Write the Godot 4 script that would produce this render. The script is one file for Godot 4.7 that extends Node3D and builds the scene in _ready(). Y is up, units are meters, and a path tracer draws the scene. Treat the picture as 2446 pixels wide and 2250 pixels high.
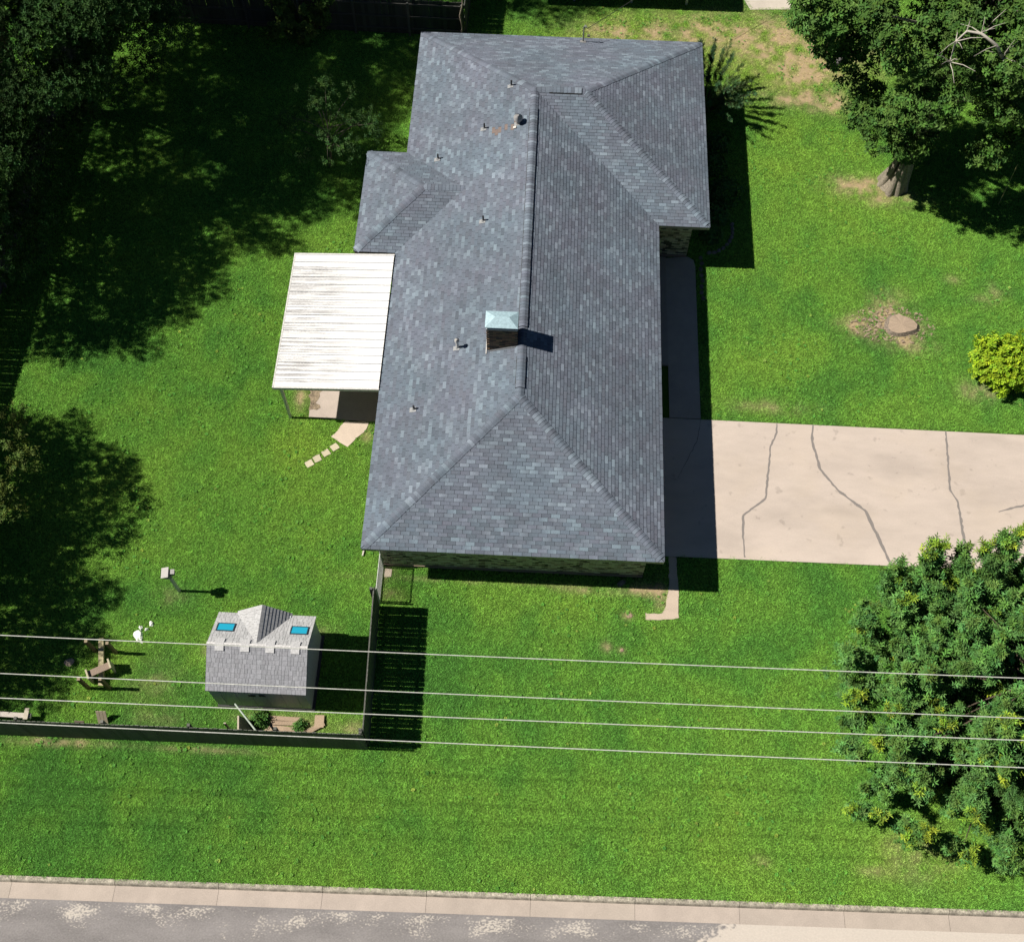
extends Node3D
# A brick ranch house, its yard and the street corner, seen from a drone. x east, z south, y up, metres.

const H := 2.374      # eave height
const T := 0.3742     # roof slope
const W := 9.75       # width of the long leg of the roof
const LN := 23.47     # length of the long leg
const EX := 1.93      # how far the short leg runs out to the east
const OV := 0.45      # overhang
const J1 := -16.81    # back bump-out
const J2 := -11.93
const JD := 1.54
const GRASS_GAIN := 2.02

var rng := RandomNumberGenerator.new()
var M := {}
var names := {}
var n_big := FastNoiseLite.new()
var n_mid := FastNoiseLite.new()
var n_small := FastNoiseLite.new()
var n_tuft := FastNoiseLite.new()


# ---------------------------------------------------------------- mesh helper
class MB:
	var v := PackedVector3Array()
	var n := PackedVector3Array()
	var c := PackedColorArray()
	var u := PackedVector2Array()
	var use_uv := false

	func tri(a: Vector3, b: Vector3, d: Vector3, col: Color, out: Vector3, cb = null, cd = null) -> void:
		var nn := (d - a).cross(b - a)
		var c1: Color = col if cb == null else cb
		var c2: Color = col if cd == null else cd
		if nn.dot(out) < 0.0:
			var t := b
			b = d
			d = t
			var tc := c1
			c1 = c2
			c2 = tc
			nn = -nn
		nn = nn.normalized()
		v.append(a); v.append(b); v.append(d)
		n.append(nn); n.append(nn); n.append(nn)
		c.append(col); c.append(c1); c.append(c2)

	func quad(a: Vector3, b: Vector3, d: Vector3, e: Vector3, col: Color, out: Vector3) -> void:
		tri(a, b, d, col, out)
		tri(a, d, e, col, out)

	func uvs(list: Array) -> void:
		use_uv = true
		for q in list:
			u.append(q)

	func tri_n(p: Array, nn: Array, col: Color) -> void:
		# smooth triangle, wound clockwise as seen from the side its normals point to
		var f: Vector3 = (p[2] - p[0]).cross(p[1] - p[0])
		var order := [0, 1, 2] if f.dot(nn[0] + nn[1] + nn[2]) >= 0.0 else [0, 2, 1]
		for k in order:
			v.append(p[k]); n.append(nn[k]); c.append(col)

	func box(ctr: Vector3, size: Vector3, col: Color, b := Basis.IDENTITY, skip_bottom := false) -> void:
		var h := size / 2.0
		for ax in 3:
			for s in [-1.0, 1.0]:
				if skip_bottom and ax == 1 and s < 0.0:
					continue
				var nn := Vector3.ZERO
				nn[ax] = s
				var p := Vector3.ZERO
				var q := Vector3.ZERO
				p[(ax + 1) % 3] = h[(ax + 1) % 3]
				q[(ax + 2) % 3] = h[(ax + 2) % 3]
				var o := nn * h
				quad(ctr + b * (o + p + q), ctr + b * (o + p - q), ctr + b * (o - p - q), ctr + b * (o - p + q), col, b * nn)

	func tube(pts: Array, radii: Array, sides: int, col: Color, cap := true) -> void:
		var rings := []
		var nrm := []
		for i in pts.size():
			var d: Vector3
			if i == 0:
				d = pts[1] - pts[0]
			elif i == pts.size() - 1:
				d = pts[i] - pts[i - 1]
			else:
				d = pts[i + 1] - pts[i - 1]
			d = d.normalized()
			var side := d.cross(Vector3.UP if absf(d.y) < 0.9 else Vector3.RIGHT).normalized()
			var up := side.cross(d).normalized()
			var ring := []
			var rn := []
			for k in sides:
				var a := TAU * k / sides
				var dir := side * cos(a) + up * sin(a)
				ring.append(pts[i] + dir * radii[i])
				rn.append(dir)
			rings.append(ring)
			nrm.append(rn)
		for i in pts.size() - 1:
			for k in sides:
				var k2 := (k + 1) % sides
				tri_n([rings[i][k], rings[i][k2], rings[i + 1][k2]], [nrm[i][k], nrm[i][k2], nrm[i + 1][k2]], col)
				tri_n([rings[i][k], rings[i + 1][k2], rings[i + 1][k]], [nrm[i][k], nrm[i + 1][k2], nrm[i + 1][k]], col)
		if cap:
			for e in [0, pts.size() - 1]:
				var o: Vector3 = (pts[0] - pts[1]) if e == 0 else (pts[e] - pts[e - 1])
				for k in sides:
					tri(pts[e], rings[e][k], rings[e][(k + 1) % sides], col, o)

	func prism(poly: PackedVector2Array, y0: float, y1: float, col: Color, side_col = null) -> void:
		# polygon of (x, z), from y0 up to y1
		var idx := Geometry2D.triangulate_polygon(poly)
		for i in range(0, idx.size(), 3):
			var a := poly[idx[i]]
			var b := poly[idx[i + 1]]
			var d := poly[idx[i + 2]]
			tri(Vector3(a.x, y1, a.y), Vector3(b.x, y1, b.y), Vector3(d.x, y1, d.y), col, Vector3.UP)
		var sc: Color = col if side_col == null else side_col
		var cw := Geometry2D.is_polygon_clockwise(poly)
		for i in poly.size():
			var a := poly[i]
			var b := poly[(i + 1) % poly.size()]
			var e := (b - a).normalized()
			var o := Vector3(e.y, 0, -e.x) * (-1.0 if cw else 1.0)
			quad(Vector3(a.x, y0, a.y), Vector3(b.x, y0, b.y), Vector3(b.x, y1, b.y), Vector3(a.x, y1, a.y), sc, o)

	func mesh() -> ArrayMesh:
		var arr := []
		arr.resize(Mesh.ARRAY_MAX)
		arr[Mesh.ARRAY_VERTEX] = v
		arr[Mesh.ARRAY_NORMAL] = n
		arr[Mesh.ARRAY_COLOR] = c
		if use_uv:
			arr[Mesh.ARRAY_TEX_UV] = u
		var m := ArrayMesh.new()
		m.add_surface_from_arrays(Mesh.PRIMITIVE_TRIANGLES, arr)
		return m


# ---------------------------------------------------------------- scene tree helpers
func numbered(called: String, parent: Node) -> String:
	var key := str(parent.get_instance_id()) + called
	var k: int = names.get(key, 0)
	names[key] = k + 1
	return called if k == 0 else "%s_%03d" % [called, k]


func put(called: String, mesh: Mesh, m: Material, parent: Node = self, at := Transform3D.IDENTITY) -> MeshInstance3D:
	var o := MeshInstance3D.new()
	o.name = numbered(called, parent)
	o.mesh = mesh
	o.material_override = m
	o.transform = at
	parent.add_child(o, true)
	return o


func thing(called: String, label: String, category: String, at := Vector3.ZERO, turn := 0.0, group := "") -> Node3D:
	var o := Node3D.new()
	o.name = numbered(called, self)
	o.position = at
	o.rotation.y = turn
	add_child(o, true)
	tag(o, label, category, group)
	return o


func tag(o: Node, label: String, category: String, group := "") -> Node:
	o.set_meta("label", label)
	o.set_meta("category", category)
	if group:
		o.set_meta("group", group)
	return o


func setting(o: Node, label := "", category := "") -> Node:
	o.set_meta("kind", "structure")
	if label:
		o.set_meta("label", label)
	if category:
		o.set_meta("category", category)
	return o


func stuff(o: Node) -> Node:
	o.set_meta("kind", "stuff")
	return o


func multi(called: String, mesh: Mesh, m: Material, parent: Node, where: Array, cols: Array) -> MultiMeshInstance3D:
	var mm := MultiMesh.new()
	mm.transform_format = MultiMesh.TRANSFORM_3D
	mm.use_colors = true
	mm.mesh = mesh
	mm.instance_count = where.size()
	for i in where.size():
		mm.set_instance_transform(i, where[i])
		mm.set_instance_color(i, cols[i])
	var o := MultiMeshInstance3D.new()
	o.name = numbered(called, parent)
	o.multimesh = mm
	o.material_override = m
	parent.add_child(o, true)
	return o


# ---------------------------------------------------------------- materials
func noise_tex(layers: Array, size := 512, sd := 1, base := 0.86) -> ImageTexture:
	# grey texture, seamless; layers of [frequency, strength, type]
	var data := []
	for l in layers:
		var f := FastNoiseLite.new()
		f.seed = sd + data.size() * 17
		f.frequency = l[0]
		f.noise_type = FastNoiseLite.TYPE_SIMPLEX_SMOOTH if l.size() < 3 else l[2]
		f.fractal_octaves = 3
		data.append(f.get_seamless_image(size, size).get_data())
	var out := PackedByteArray()
	out.resize(size * size)
	for i in size * size:
		var s := base
		for k in layers.size():
			s += (data[k][i] / 255.0 - 0.5) * layers[k][1]
		out[i] = int(clampf(s, 0.0, 1.0) * 255.0)
	return ImageTexture.create_from_image(Image.create_from_data(size, size, false, Image.FORMAT_L8, out))


func mat(called: String, lin: Color, rough := 0.85, tex: Texture2D = null, scale := 1.0, vertex := false) -> StandardMaterial3D:
	var m := StandardMaterial3D.new()
	m.resource_name = called
	m.albedo_color = lin.linear_to_srgb()
	m.roughness = rough
	m.vertex_color_use_as_albedo = vertex
	if tex:
		m.albedo_texture = tex
		m.uv1_triplanar = true
		m.uv1_world_triplanar = true
		m.uv1_scale = Vector3.ONE * scale
	M[called] = m
	return m


func materials() -> void:
	var fine := noise_tex([[0.12, 0.35], [0.02, 0.2]], 512, 3)
	var blotch := noise_tex([[0.006, 0.06], [0.03, 0.05], [0.25, 0.10]], 512, 11, 0.9)
	var granule := noise_tex([[0.35, 0.55], [0.05, 0.15]], 256, 21, 0.84)
	var dirty := noise_tex([[0.01, 0.35], [0.05, 0.4], [0.2, 0.25]], 512, 31, 0.78)
	var bark := noise_tex([[0.04, 0.5], [0.2, 0.4]], 256, 41, 0.75)
	var white := Color(1, 1, 1)
	mat("shingle", white, 0.93, granule, 1.7, true)
	mat("plain", white, 0.85, null, 1, true)
	mat("timber", white, 0.9, fine, 2.3, true)
	mat("concrete", white, 0.9, blotch, 0.16, true)
	mat("old_concrete", white, 0.92, dirty, 0.55, true)
	mat("brick", white, 0.9, fine, 3.1, true)
	mat("bark", white, 0.95, bark, 1.6, true)
	M.bark.heightmap_enabled = true
	M.bark.heightmap_texture = bark
	M.bark.heightmap_scale = 4.0
	mat("leaf", white, 0.7, null, 1, true)
	M.leaf.backlight_enabled = true
	M.leaf.backlight = Color(0.2, 0.28, 0.07)
	M.leaf.metallic_specular = 0.22
	mat("blade", white, 0.7, null, 1, true)
	M.blade.backlight_enabled = true
	M.blade.backlight = Color(0.3, 0.4, 0.1)
	M.blade.metallic_specular = 0.25
	mat("metal", white, 0.42, fine, 1.3, true)
	M.metal.metallic = 0.75
	mat("paint", white, 0.5, fine, 0.9, true)
	mat("plastic", white, 0.5, fine, 1.2, true)
	mat("glass", Color(0.02, 0.36, 0.55), 0.3)
	mat("dark", Color(0.02, 0.02, 0.022), 0.9)


# ---------------------------------------------------------------- camera, sky, sun
func _ready() -> void:
	var cam := Camera3D.new()
	cam.name = "camera"
	cam.position = Vector3(5.3084, 36.0187, 14.4781)
	cam.rotation_degrees = Vector3(-62.4713, 1.9117, 0.8144)
	cam.fov = 44.95
	cam.far = 900.0
	add_child(cam)
	cam.current = true
	var env := Environment.new()
	env.background_mode = Environment.BG_SKY
	var sm := ProceduralSkyMaterial.new()
	sm.sky_top_color = Color(0.022, 0.041, 0.080).linear_to_srgb()
	sm.sky_horizon_color = Color(0.052, 0.067, 0.090).linear_to_srgb()
	sm.sky_curve = 0.2
	sm.ground_bottom_color = Color(0.03, 0.05, 0.02).linear_to_srgb()
	sm.ground_horizon_color = Color(0.045, 0.055, 0.068).linear_to_srgb()
	sm.sun_angle_max = 4.0
	var sky := Sky.new()
	sky.sky_material = sm
	env.sky = sky
	env.tonemap_mode = Environment.TONE_MAPPER_LINEAR
	env.tonemap_exposure = 1.42
	env.sdfgi_enabled = true
	env.ssao_enabled = true
	env.ssil_enabled = true
	var we := WorldEnvironment.new()
	we.name = "environment"
	we.environment = env
	add_child(we)
	var sun := DirectionalLight3D.new()
	sun.name = "sun"
	sun.light_energy = 1.6
	sun.light_color = Color(1.0, 0.965, 0.91)
	sun.light_angular_distance = 0.6
	sun.shadow_enabled = true
	add_child(sun)
	sun.look_at_from_position(Vector3.ZERO, Vector3(0.9028, -1.0, -0.0037), Vector3.UP)

	rng.seed = 20240611
	n_big.seed = 5
	n_big.frequency = 0.09
	n_mid.seed = 8
	n_mid.frequency = 0.45
	n_small.seed = 13
	n_small.frequency = 2.2
	n_tuft.seed = 19
	n_tuft.frequency = 8.0
	materials()
	terrain()
	street()
	paving()
	house()
	neighbour()
	patio_cover()
	fences()
	shed()
	yard_things()
	trees()
	grass()
	wires()


# ---------------------------------------------------------------- lawn
const DRY := [
	[18.7, -11.2, 1.3, 0.65, 1.25], [17.7, -11.3, 0.7, 0.3, 1.0], [19.0, -12.2, 0.8, 0.7, 0.8], [19.6, -10.5, 0.9, 0.5, 0.8],
	[12.0, -26.6, 4.5, 1.5, 0.75], [17.0, -26.3, 3.8, 2.4, 0.8], [16.6, -24.4, 1.6, 1.1, 0.9], [16.0, -23.0, 1.6, 0.6, 0.8], [17.6, -22.7, 1.3, 0.6, 0.9], [8.0, -26.6, 1.8, 0.8, 0.5],
	[18.3, -18.2, 1.3, 0.6, 1.0], [19.6, -17.6, 1.3, 0.5, 0.8], [22.6, -12.6, 0.5, 0.3, 0.5], [23.2, -13.1, 0.5, 0.4, 0.45], [21.6, -13.6, 0.4, 0.25, 0.35],
	[9.2, -0.02, 0.6, 0.28, 1.0], [8.8, 0.98, 0.22, 0.16, 0.9], [9.9, 0.15, 0.4, 0.6, 0.8], [0.62, -0.1, 0.3, 0.3, 0.8], [0.85, 0.65, 0.45, 0.25, 0.6],
	[16.3, 3.1, 0.5, 0.35, 0.6], [16.2, 8.8, 0.5, 0.2, 0.4], [12.8, 8.75, 0.35, 0.25, 0.55], [17.6, 8.3, 1.2, 0.8, 0.45], [8.1, 2.1, 0.2, 0.2, 0.7], [8.6, 2.2, 0.15, 0.15, 0.8],
	[-2.1, 2.0, 0.9, 0.3, 0.9], [-4.75, 2.8, 0.5, 0.35, 0.6], [-6.6, 4.1, 0.9, 0.8, 0.28], [-6.3, 5.2, 1.0, 0.3, 0.3], [-2.3, 5.2, 1.4, 0.4, 0.9], [0.0, 5.3, 0.5, 0.4, 0.5],
	[-9.3, 6.1, 1.6, 0.16, 0.8], [-4.6, 6.12, 2.5, 0.12, 0.45], [-3.2, -6.9, 0.35, 0.7, 0.7], [14.0, -7.4, 1.6, 0.35, 0.4], [20.2, -5.9, 0.1, 0.1, 0.2],
	[22.0, -8.5, 0.9, 0.5, 0.7], [4.0, 0.0, 4.5, 0.12, 0.35], [0.2, -3.8, 0.35, 1.4, 0.5], [-0.6, -5.5, 0.3, 0.4, 0.5], [-6.6, 1.1, 0.6, 0.35, 0.35], [7.5, 0.15, 1.2, 0.2, 0.4],
]
const YELLOW := [
	[8.5, -25.6, 6.5, 2.4, 1.6], [16.0, -24.5, 4.0, 3.5, 1.2], [15.5, -19.0, 4.5, 4.5, 0.4], [-6.8, 4.0, 3.2, 1.6, 0.8], [15.5, -9.5, 5.5, 3.0, 0.3], [13.8, -13.6, 2.2, 1.4, 0.45], [-2.8, -8.0, 2.0, 5.0, 0.15], [5.5, 0.7, 4.0, 0.9, 0.5],
	[-3.2, -5.0, 1.6, 1.3, 0.5], [0.0, -2.0, 0.6, 2.5, 0.5], [17.8, 7.8, 3.0, 1.4, 0.6], [-4.5, 8.0, 3.0, 1.2, 0.25], [-2.4, -14.0, 2.0, 2.0, 0.25],
]


func patches(list: Array, x: float, z: float) -> float:
	var s := 0.0
	for q in list:
		var dx: float = (x - q[0]) / q[2]
		var dz: float = (z - q[1]) / q[3]
		var d := dx * dx + dz * dz
		if d < 4.0:
			s += q[4] * exp(-d * 1.3)
	return s


func dryness(x: float, z: float) -> float:
	var s := patches(DRY, x, z)
	return clampf(s * (0.75 + 1.1 * n_mid.get_noise_2d(x * 2.0, z * 2.0) + 0.7 * n_small.get_noise_2d(x, z)), 0.0, 1.0)


func lawn_color(x: float, z: float, dry: float) -> Color:
	var a := n_big.get_noise_2d(x, z)
	var b := n_mid.get_noise_2d(x, z)
	var y := clampf(patches(YELLOW, x, z) * 0.55 + 0.27 + 0.5 * a + 0.34 * b, 0.0, 1.0)
	var c := Color(0.076, 0.205, 0.032).lerp(Color(0.156, 0.266, 0.038), y)
	c = c.lerp(Color(0.052, 0.150, 0.028), clampf(-a * 0.9 - b * 0.6, 0.0, 1.0))
	c = c * (1.0 + 0.22 * n_small.get_noise_2d(x + 50.0, z))
	return c.lerp(Color(0.37, 0.27, 0.18), dry * 0.9)


func terrain() -> void:
	var g := MB.new()
	g.quad(Vector3(-400, -0.5, -400), Vector3(400, -0.5, -400), Vector3(400, -0.5, 400), Vector3(-400, -0.5, 400), Color(0.05, 0.12, 0.02), Vector3.UP)
	setting(put("ground", g.mesh(), M.plain))
	# the lawn sheet, from beyond the back fence to the kerb
	var x0 := -36.0
	var x1 := 44.0
	var z0 := -48.0
	var wdt := 800
	var hgt := 620
	var zs := 62.0
	var data := PackedByteArray()
	data.resize(wdt * hgt * 3)
	var k := 0
	for j in hgt:
		var z := z0 + (j + 0.5) * zs / hgt
		for i in wdt:
			var x := x0 + (i + 0.5) * (x1 - x0) / wdt
			var c := Color(0.055, 0.13, 0.015)
			if x > -21.0 and x < 29.0 and z > -31.0 and z < 11.0:
				var d := dryness(x, z)
				c = lawn_color(x, z, d) * lerpf(0.5, 1.0, d)
			var s := c.linear_to_srgb()
			data[k] = int(clampf(s.r, 0, 1) * 255.0)
			data[k + 1] = int(clampf(s.g, 0, 1) * 255.0)
			data[k + 2] = int(clampf(s.b, 0, 1) * 255.0)
			k += 3
	var im := Image.create_from_data(wdt, hgt, false, Image.FORMAT_RGB8, data)
	var m := StandardMaterial3D.new()
	m.albedo_texture = ImageTexture.create_from_image(im)
	m.roughness = 0.95
	m.metallic_specular = 0.2
	var l := MB.new()
	var steps := 8
	for i in steps:
		var xa := lerpf(x0, x1, float(i) / steps)
		var xb := lerpf(x0, x1, float(i + 1) / steps)
		var za := kerb_z(xa) - 0.02
		var zb := kerb_z(xb) - 0.02
		l.use_uv = true
		for t in [[[xa, z0], [xb, z0], [xb, zb]], [[xa, z0], [xb, zb], [xa, za]]]:
			for q in t:
				l.v.append(Vector3(q[0], 0, q[1]))
				l.n.append(Vector3.UP)
				l.c.append(Color.WHITE)
				l.u.append(Vector2((q[0] - x0) / (x1 - x0), (q[1] - z0) / zs))
	setting(put("lawn", l.mesh(), m))


func kerb_z(x: float) -> float:
	return 10.14 - 0.0134 * (x + 10.0)


# ---------------------------------------------------------------- street, kerb, gutter
func street() -> void:
	# asphalt sheet with its worn pale chippings along the gutter and a concrete apron at the east end
	var wdt := 1600
	var hgt := 160
	var x0 := -22.0
	var x1 := 34.0
	var f1 := FastNoiseLite.new()
	f1.seed = 77
	f1.frequency = 10.0
	var f2 := FastNoiseLite.new()
	f2.seed = 78
	f2.frequency = 0.55
	var f3 := FastNoiseLite.new()
	f3.seed = 79
	f3.frequency = 16.0
	var data := PackedByteArray()
	data.resize(wdt * hgt * 3)
	var k := 0
	for j in hgt:
		var dz := (j + 0.5) * 3.2 / hgt     # metres from the gutter's edge
		for i in wdt:
			var x := x0 + (i + 0.5) * (x1 - x0) / wdt
			var g := 0.195 + 0.05 * f2.get_noise_2d(x * 0.8, dz * 2.0) + 0.055 * f3.get_noise_2d(x, dz)
			var c := Color(g * 1.03, g * 0.98, g * 0.99)
			var band := smoothstep(1.0, 0.25, dz) * 0.5 * smoothstep(-0.02, 0.12, dz) + 0.62 * f2.get_noise_2d(x * 1.2, dz * 1.6) + 0.05
			var chip := f1.get_noise_2d(x, dz * 1.3) * 0.5 + f3.get_noise_2d(x + 9.0, dz) * 0.4
			if chip + band > 0.68 or f1.get_noise_2d(x + 70.0, dz + 40.0) + 0.5 * f3.get_noise_2d(x, dz + 30.0) > 0.86:
				c = c.lerp(Color(0.52, 0.48, 0.43), clampf((chip + band - 0.68) * 5.0, 0.3, 0.85))
			var apron := smoothstep(0.0, 0.35, x - 11.7 + dz * 1.7 + 0.7 * f1.get_noise_2d(x * 0.4, dz * 0.4))
			c = c.lerp(Color(0.5, 0.455, 0.41) * (1.0 + 0.12 * f3.get_noise_2d(x, dz)), apron * 0.95)
			var s := c.linear_to_srgb()
			data[k] = int(clampf(s.r, 0, 1) * 255.0)
			data[k + 1] = int(clampf(s.g, 0, 1) * 255.0)
			data[k + 2] = int(clampf(s.b, 0, 1) * 255.0)
			k += 3
	var m := StandardMaterial3D.new()
	m.albedo_texture = ImageTexture.create_from_image(Image.create_from_data(wdt, hgt, false, Image.FORMAT_RGB8, data))
	m.roughness = 0.9
	m.texture_repeat = false
	var s := MB.new()
	s.use_uv = true
	for q in [[x0, 0.0], [x1, 0.0], [x1, 3.2], [x0, 0.0], [x1, 3.2], [x0, 3.2]]:
		s.v.append(Vector3(q[0], -0.125, kerb_z(q[0]) + 0.62 + q[1]))
		s.n.append(Vector3.UP)
		s.c.append(Color.WHITE)
		s.u.append(Vector2((q[0] - x0) / (x1 - x0), q[1] / 3.2))
	setting(put("street", s.mesh(), m))
	var far := MB.new()
	far.quad(Vector3(-120, -0.14, 9), Vector3(120, -0.14, 8), Vector3(120, -0.14, 20), Vector3(-120, -0.14, 20), Color(0.16, 0.15, 0.155), Vector3.UP)
	setting(put("road_surface", far.mesh(), M.plain))
	# kerb and gutter cast in ten-foot lengths
	var kerb := Node3D.new()
	kerb.name = "kerb"
	add_child(kerb)
	setting(kerb)
	var x := -9.7 - 3.12 * 4
	while x < 33.0:
		var b := x + 3.12
		var kb := MB.new()
		var tone := rng.randf_range(0.9, 1.08)
		var col := Color(0.56, 0.52, 0.43) * tone
		var za := kerb_z(x)
		var zb := kerb_z(b)
		var g := 0.008
		# cross-section in (z, y): back, top, rounded nose, face
		var prof := [Vector2(0, -0.3), Vector2(0, 0.012), Vector2(0.09, 0.014), Vector2(0.125, -0.004), Vector2(0.15, -0.05), Vector2(0.175, -0.128)]
		for i in prof.size() - 1:
			var p: Vector2 = prof[i]
			var q: Vector2 = prof[i + 1]
			kb.quad(Vector3(x + g, p.y, za + p.x), Vector3(b - g, p.y, zb + p.x), Vector3(b - g, q.y, zb + q.x), Vector3(x + g, q.y, za + q.x), col, Vector3(0, q.x - p.x, p.y - q.y))
		for e in [[x + g, za, -1.0], [b - g, zb, 1.0]]:
			for i in range(1, prof.size() - 1):
				kb.tri(Vector3(e[0], prof[0].y, e[1]), Vector3(e[0], prof[i].y, e[1] + prof[i].x), Vector3(e[0], prof[i + 1].y, e[1] + prof[i + 1].x), col, Vector3(e[2], 0, 0))
		put("kerb_segment", kb.mesh(), M.old_concrete, kerb)
		var gb := MB.new()
		var gc := Color(0.50, 0.435, 0.385) * rng.randf_range(0.95, 1.04)
		var g2 := 0.004
		gb.quad(Vector3(x + g2, -0.127, za + 0.165), Vector3(b - g2, -0.127, zb + 0.165), Vector3(b - g2, -0.116, zb + 0.63), Vector3(x + g2, -0.116, za + 0.63), gc, Vector3.UP)
		gb.quad(Vector3(x + g2, -0.116, za + 0.63), Vector3(b - g2, -0.116, zb + 0.63), Vector3(b - g2, -0.3, zb + 0.63), Vector3(x + g2, -0.3, za + 0.63), gc, Vector3(0, 0, 1))
		put("gutter_slab", gb.mesh(), M.concrete, kerb)
		x = b


# ---------------------------------------------------------------- paving
func slab(called: String, pts: Array, y0: float, y1: float, col: Color, m: Material, parent: Node = self) -> MeshInstance3D:
	var poly := PackedVector2Array()
	for q in pts:
		poly.append(Vector2(q[0], q[1]))
	var b := MB.new()
	b.prism(poly, y0, y1, col)
	return put(called, b.mesh(), m, parent)


func rough_edge(pts: Array, step := 0.18, amp := 0.03) -> Array:
	var out := []
	for i in pts.size():
		var a := Vector2(pts[i][0], pts[i][1])
		var b := Vector2(pts[(i + 1) % pts.size()][0], pts[(i + 1) % pts.size()][1])
		var n := maxi(1, int(a.distance_to(b) / step))
		var side := (b - a).orthogonal().normalized()
		for k in n:
			var p := a.lerp(b, float(k) / n) + side * rng.randf_range(-amp, amp)
			out.append([p.x, p.y])
	return out


func ribbon(pts: Array, widths: Array, y: float, col: Color, m: Material, parent: Node, called: String) -> void:
	var fine := []
	var fw := []
	for i in pts.size() - 1:
		var n := maxi(2, int(Vector2(pts[i][0], pts[i][1]).distance_to(Vector2(pts[i + 1][0], pts[i + 1][1])) / 0.12))
		for k in n:
			var t := float(k) / n
			fine.append(Vector2(lerpf(pts[i][0], pts[i + 1][0], t) + rng.randf_range(-0.018, 0.018), lerpf(pts[i][1], pts[i + 1][1], t) + rng.randf_range(-0.018, 0.018)))
			fw.append(lerpf(widths[i], widths[i + 1], t) * rng.randf_range(0.5, 1.0))
	fine.append(Vector2(pts[-1][0], pts[-1][1]))
	fw.append(widths[-1])
	var b := MB.new()
	for i in fine.size() - 1:
		var d: Vector2 = (fine[i + 1] - fine[i]).normalized().orthogonal()
		var w0: float = fw[i] * 0.5
		var w1: float = fw[i + 1] * 0.5
		var p: Vector2 = fine[i] + d * w0
		var q: Vector2 = fine[i] - d * w0
		var r: Vector2 = fine[i + 1] - d * w1
		var s: Vector2 = fine[i + 1] + d * w1
		b.quad(Vector3(p.x, y, p.y), Vector3(q.x, y, q.y), Vector3(r.x, y, r.y), Vector3(s.x, y, s.y), col, Vector3.UP)
	put(called, b.mesh(), m, parent)


func driveway(beige: Color) -> MeshInstance3D:
	# one broom-finished slab: faint banding across it, darker where water stands, pale scuffs
	var x0 := 9.2
	var x1 := 34.0
	var wdt := 1240
	var hgt := 276
	var f := FastNoiseLite.new()
	f.seed = 61
	f.frequency = 1.0
	var data := PackedByteArray()
	data.resize(wdt * hgt * 3)
	var k := 0
	for j in hgt:
		var z := j / 50.0
		for i in wdt:
			var x := i / 50.0
			var g := 1.0 + 0.07 * f.get_noise_2d(x * 0.35, z * 0.9) + 0.05 * f.get_noise_2d(x * 1.1 + 40.0, z * 3.2) + 0.06 * f.get_noise_2d(x * 14.0, z * 14.0)
			g *= 1.0 - 0.10 * clampf(f.get_noise_2d(x * 0.22 + 7.0, z * 0.5 + 3.0) * 2.2, 0.0, 1.0)
			# oil under where cars stand and a track worn by tyres
			g *= 1.0 - 0.05 * (exp(-pow((z - 1.6) * 2.4, 2.0)) + exp(-pow((z - 3.5) * 2.4, 2.0))) * (0.6 + f.get_noise_2d(x * 0.4, 5.0))
			g *= 1.0 + 0.07 * smoothstep(4.6, 5.4, z + 0.5 * f.get_noise_2d(x * 0.7, 2.0))
			g *= 1.0 - 0.18 * smoothstep(0.42, 0.6, f.get_noise_2d(x * 1.5 + 300.0, z * 1.5))
			var c := beige * g * 0.9
			c = c.lerp(Color(0.5, 0.42, 0.33), 0.35 * clampf(f.get_noise_2d(x * 0.3 + 90.0, z * 0.4), 0.0, 1.0))
			var s := c.linear_to_srgb()
			data[k] = int(clampf(s.r, 0, 1) * 255.0)
			data[k + 1] = int(clampf(s.g, 0, 1) * 255.0)
			data[k + 2] = int(clampf(s.b, 0, 1) * 255.0)
			k += 3
	var m := StandardMaterial3D.new()
	m.albedo_texture = ImageTexture.create_from_image(Image.create_from_data(wdt, hgt, false, Image.FORMAT_RGB8, data))
	m.roughness = 0.9
	m.texture_repeat = false
	var b := MB.new()
	var pts := [Vector2(x0, -6.74), Vector2(x1, -6.6), Vector2(x1, -1.27), Vector2(x0, -1.24)]
	b.prism(PackedVector2Array(pts), -0.1, 0.03, Color.WHITE)
	b.use_uv = true
	for p in b.v:
		b.u.append(Vector2((p.x - x0) / (x1 - x0), clampf((p.z + 6.74) / 5.52, 0.0, 1.0)))
	return setting(put("driveway", b.mesh(), m)) as MeshInstance3D


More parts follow.
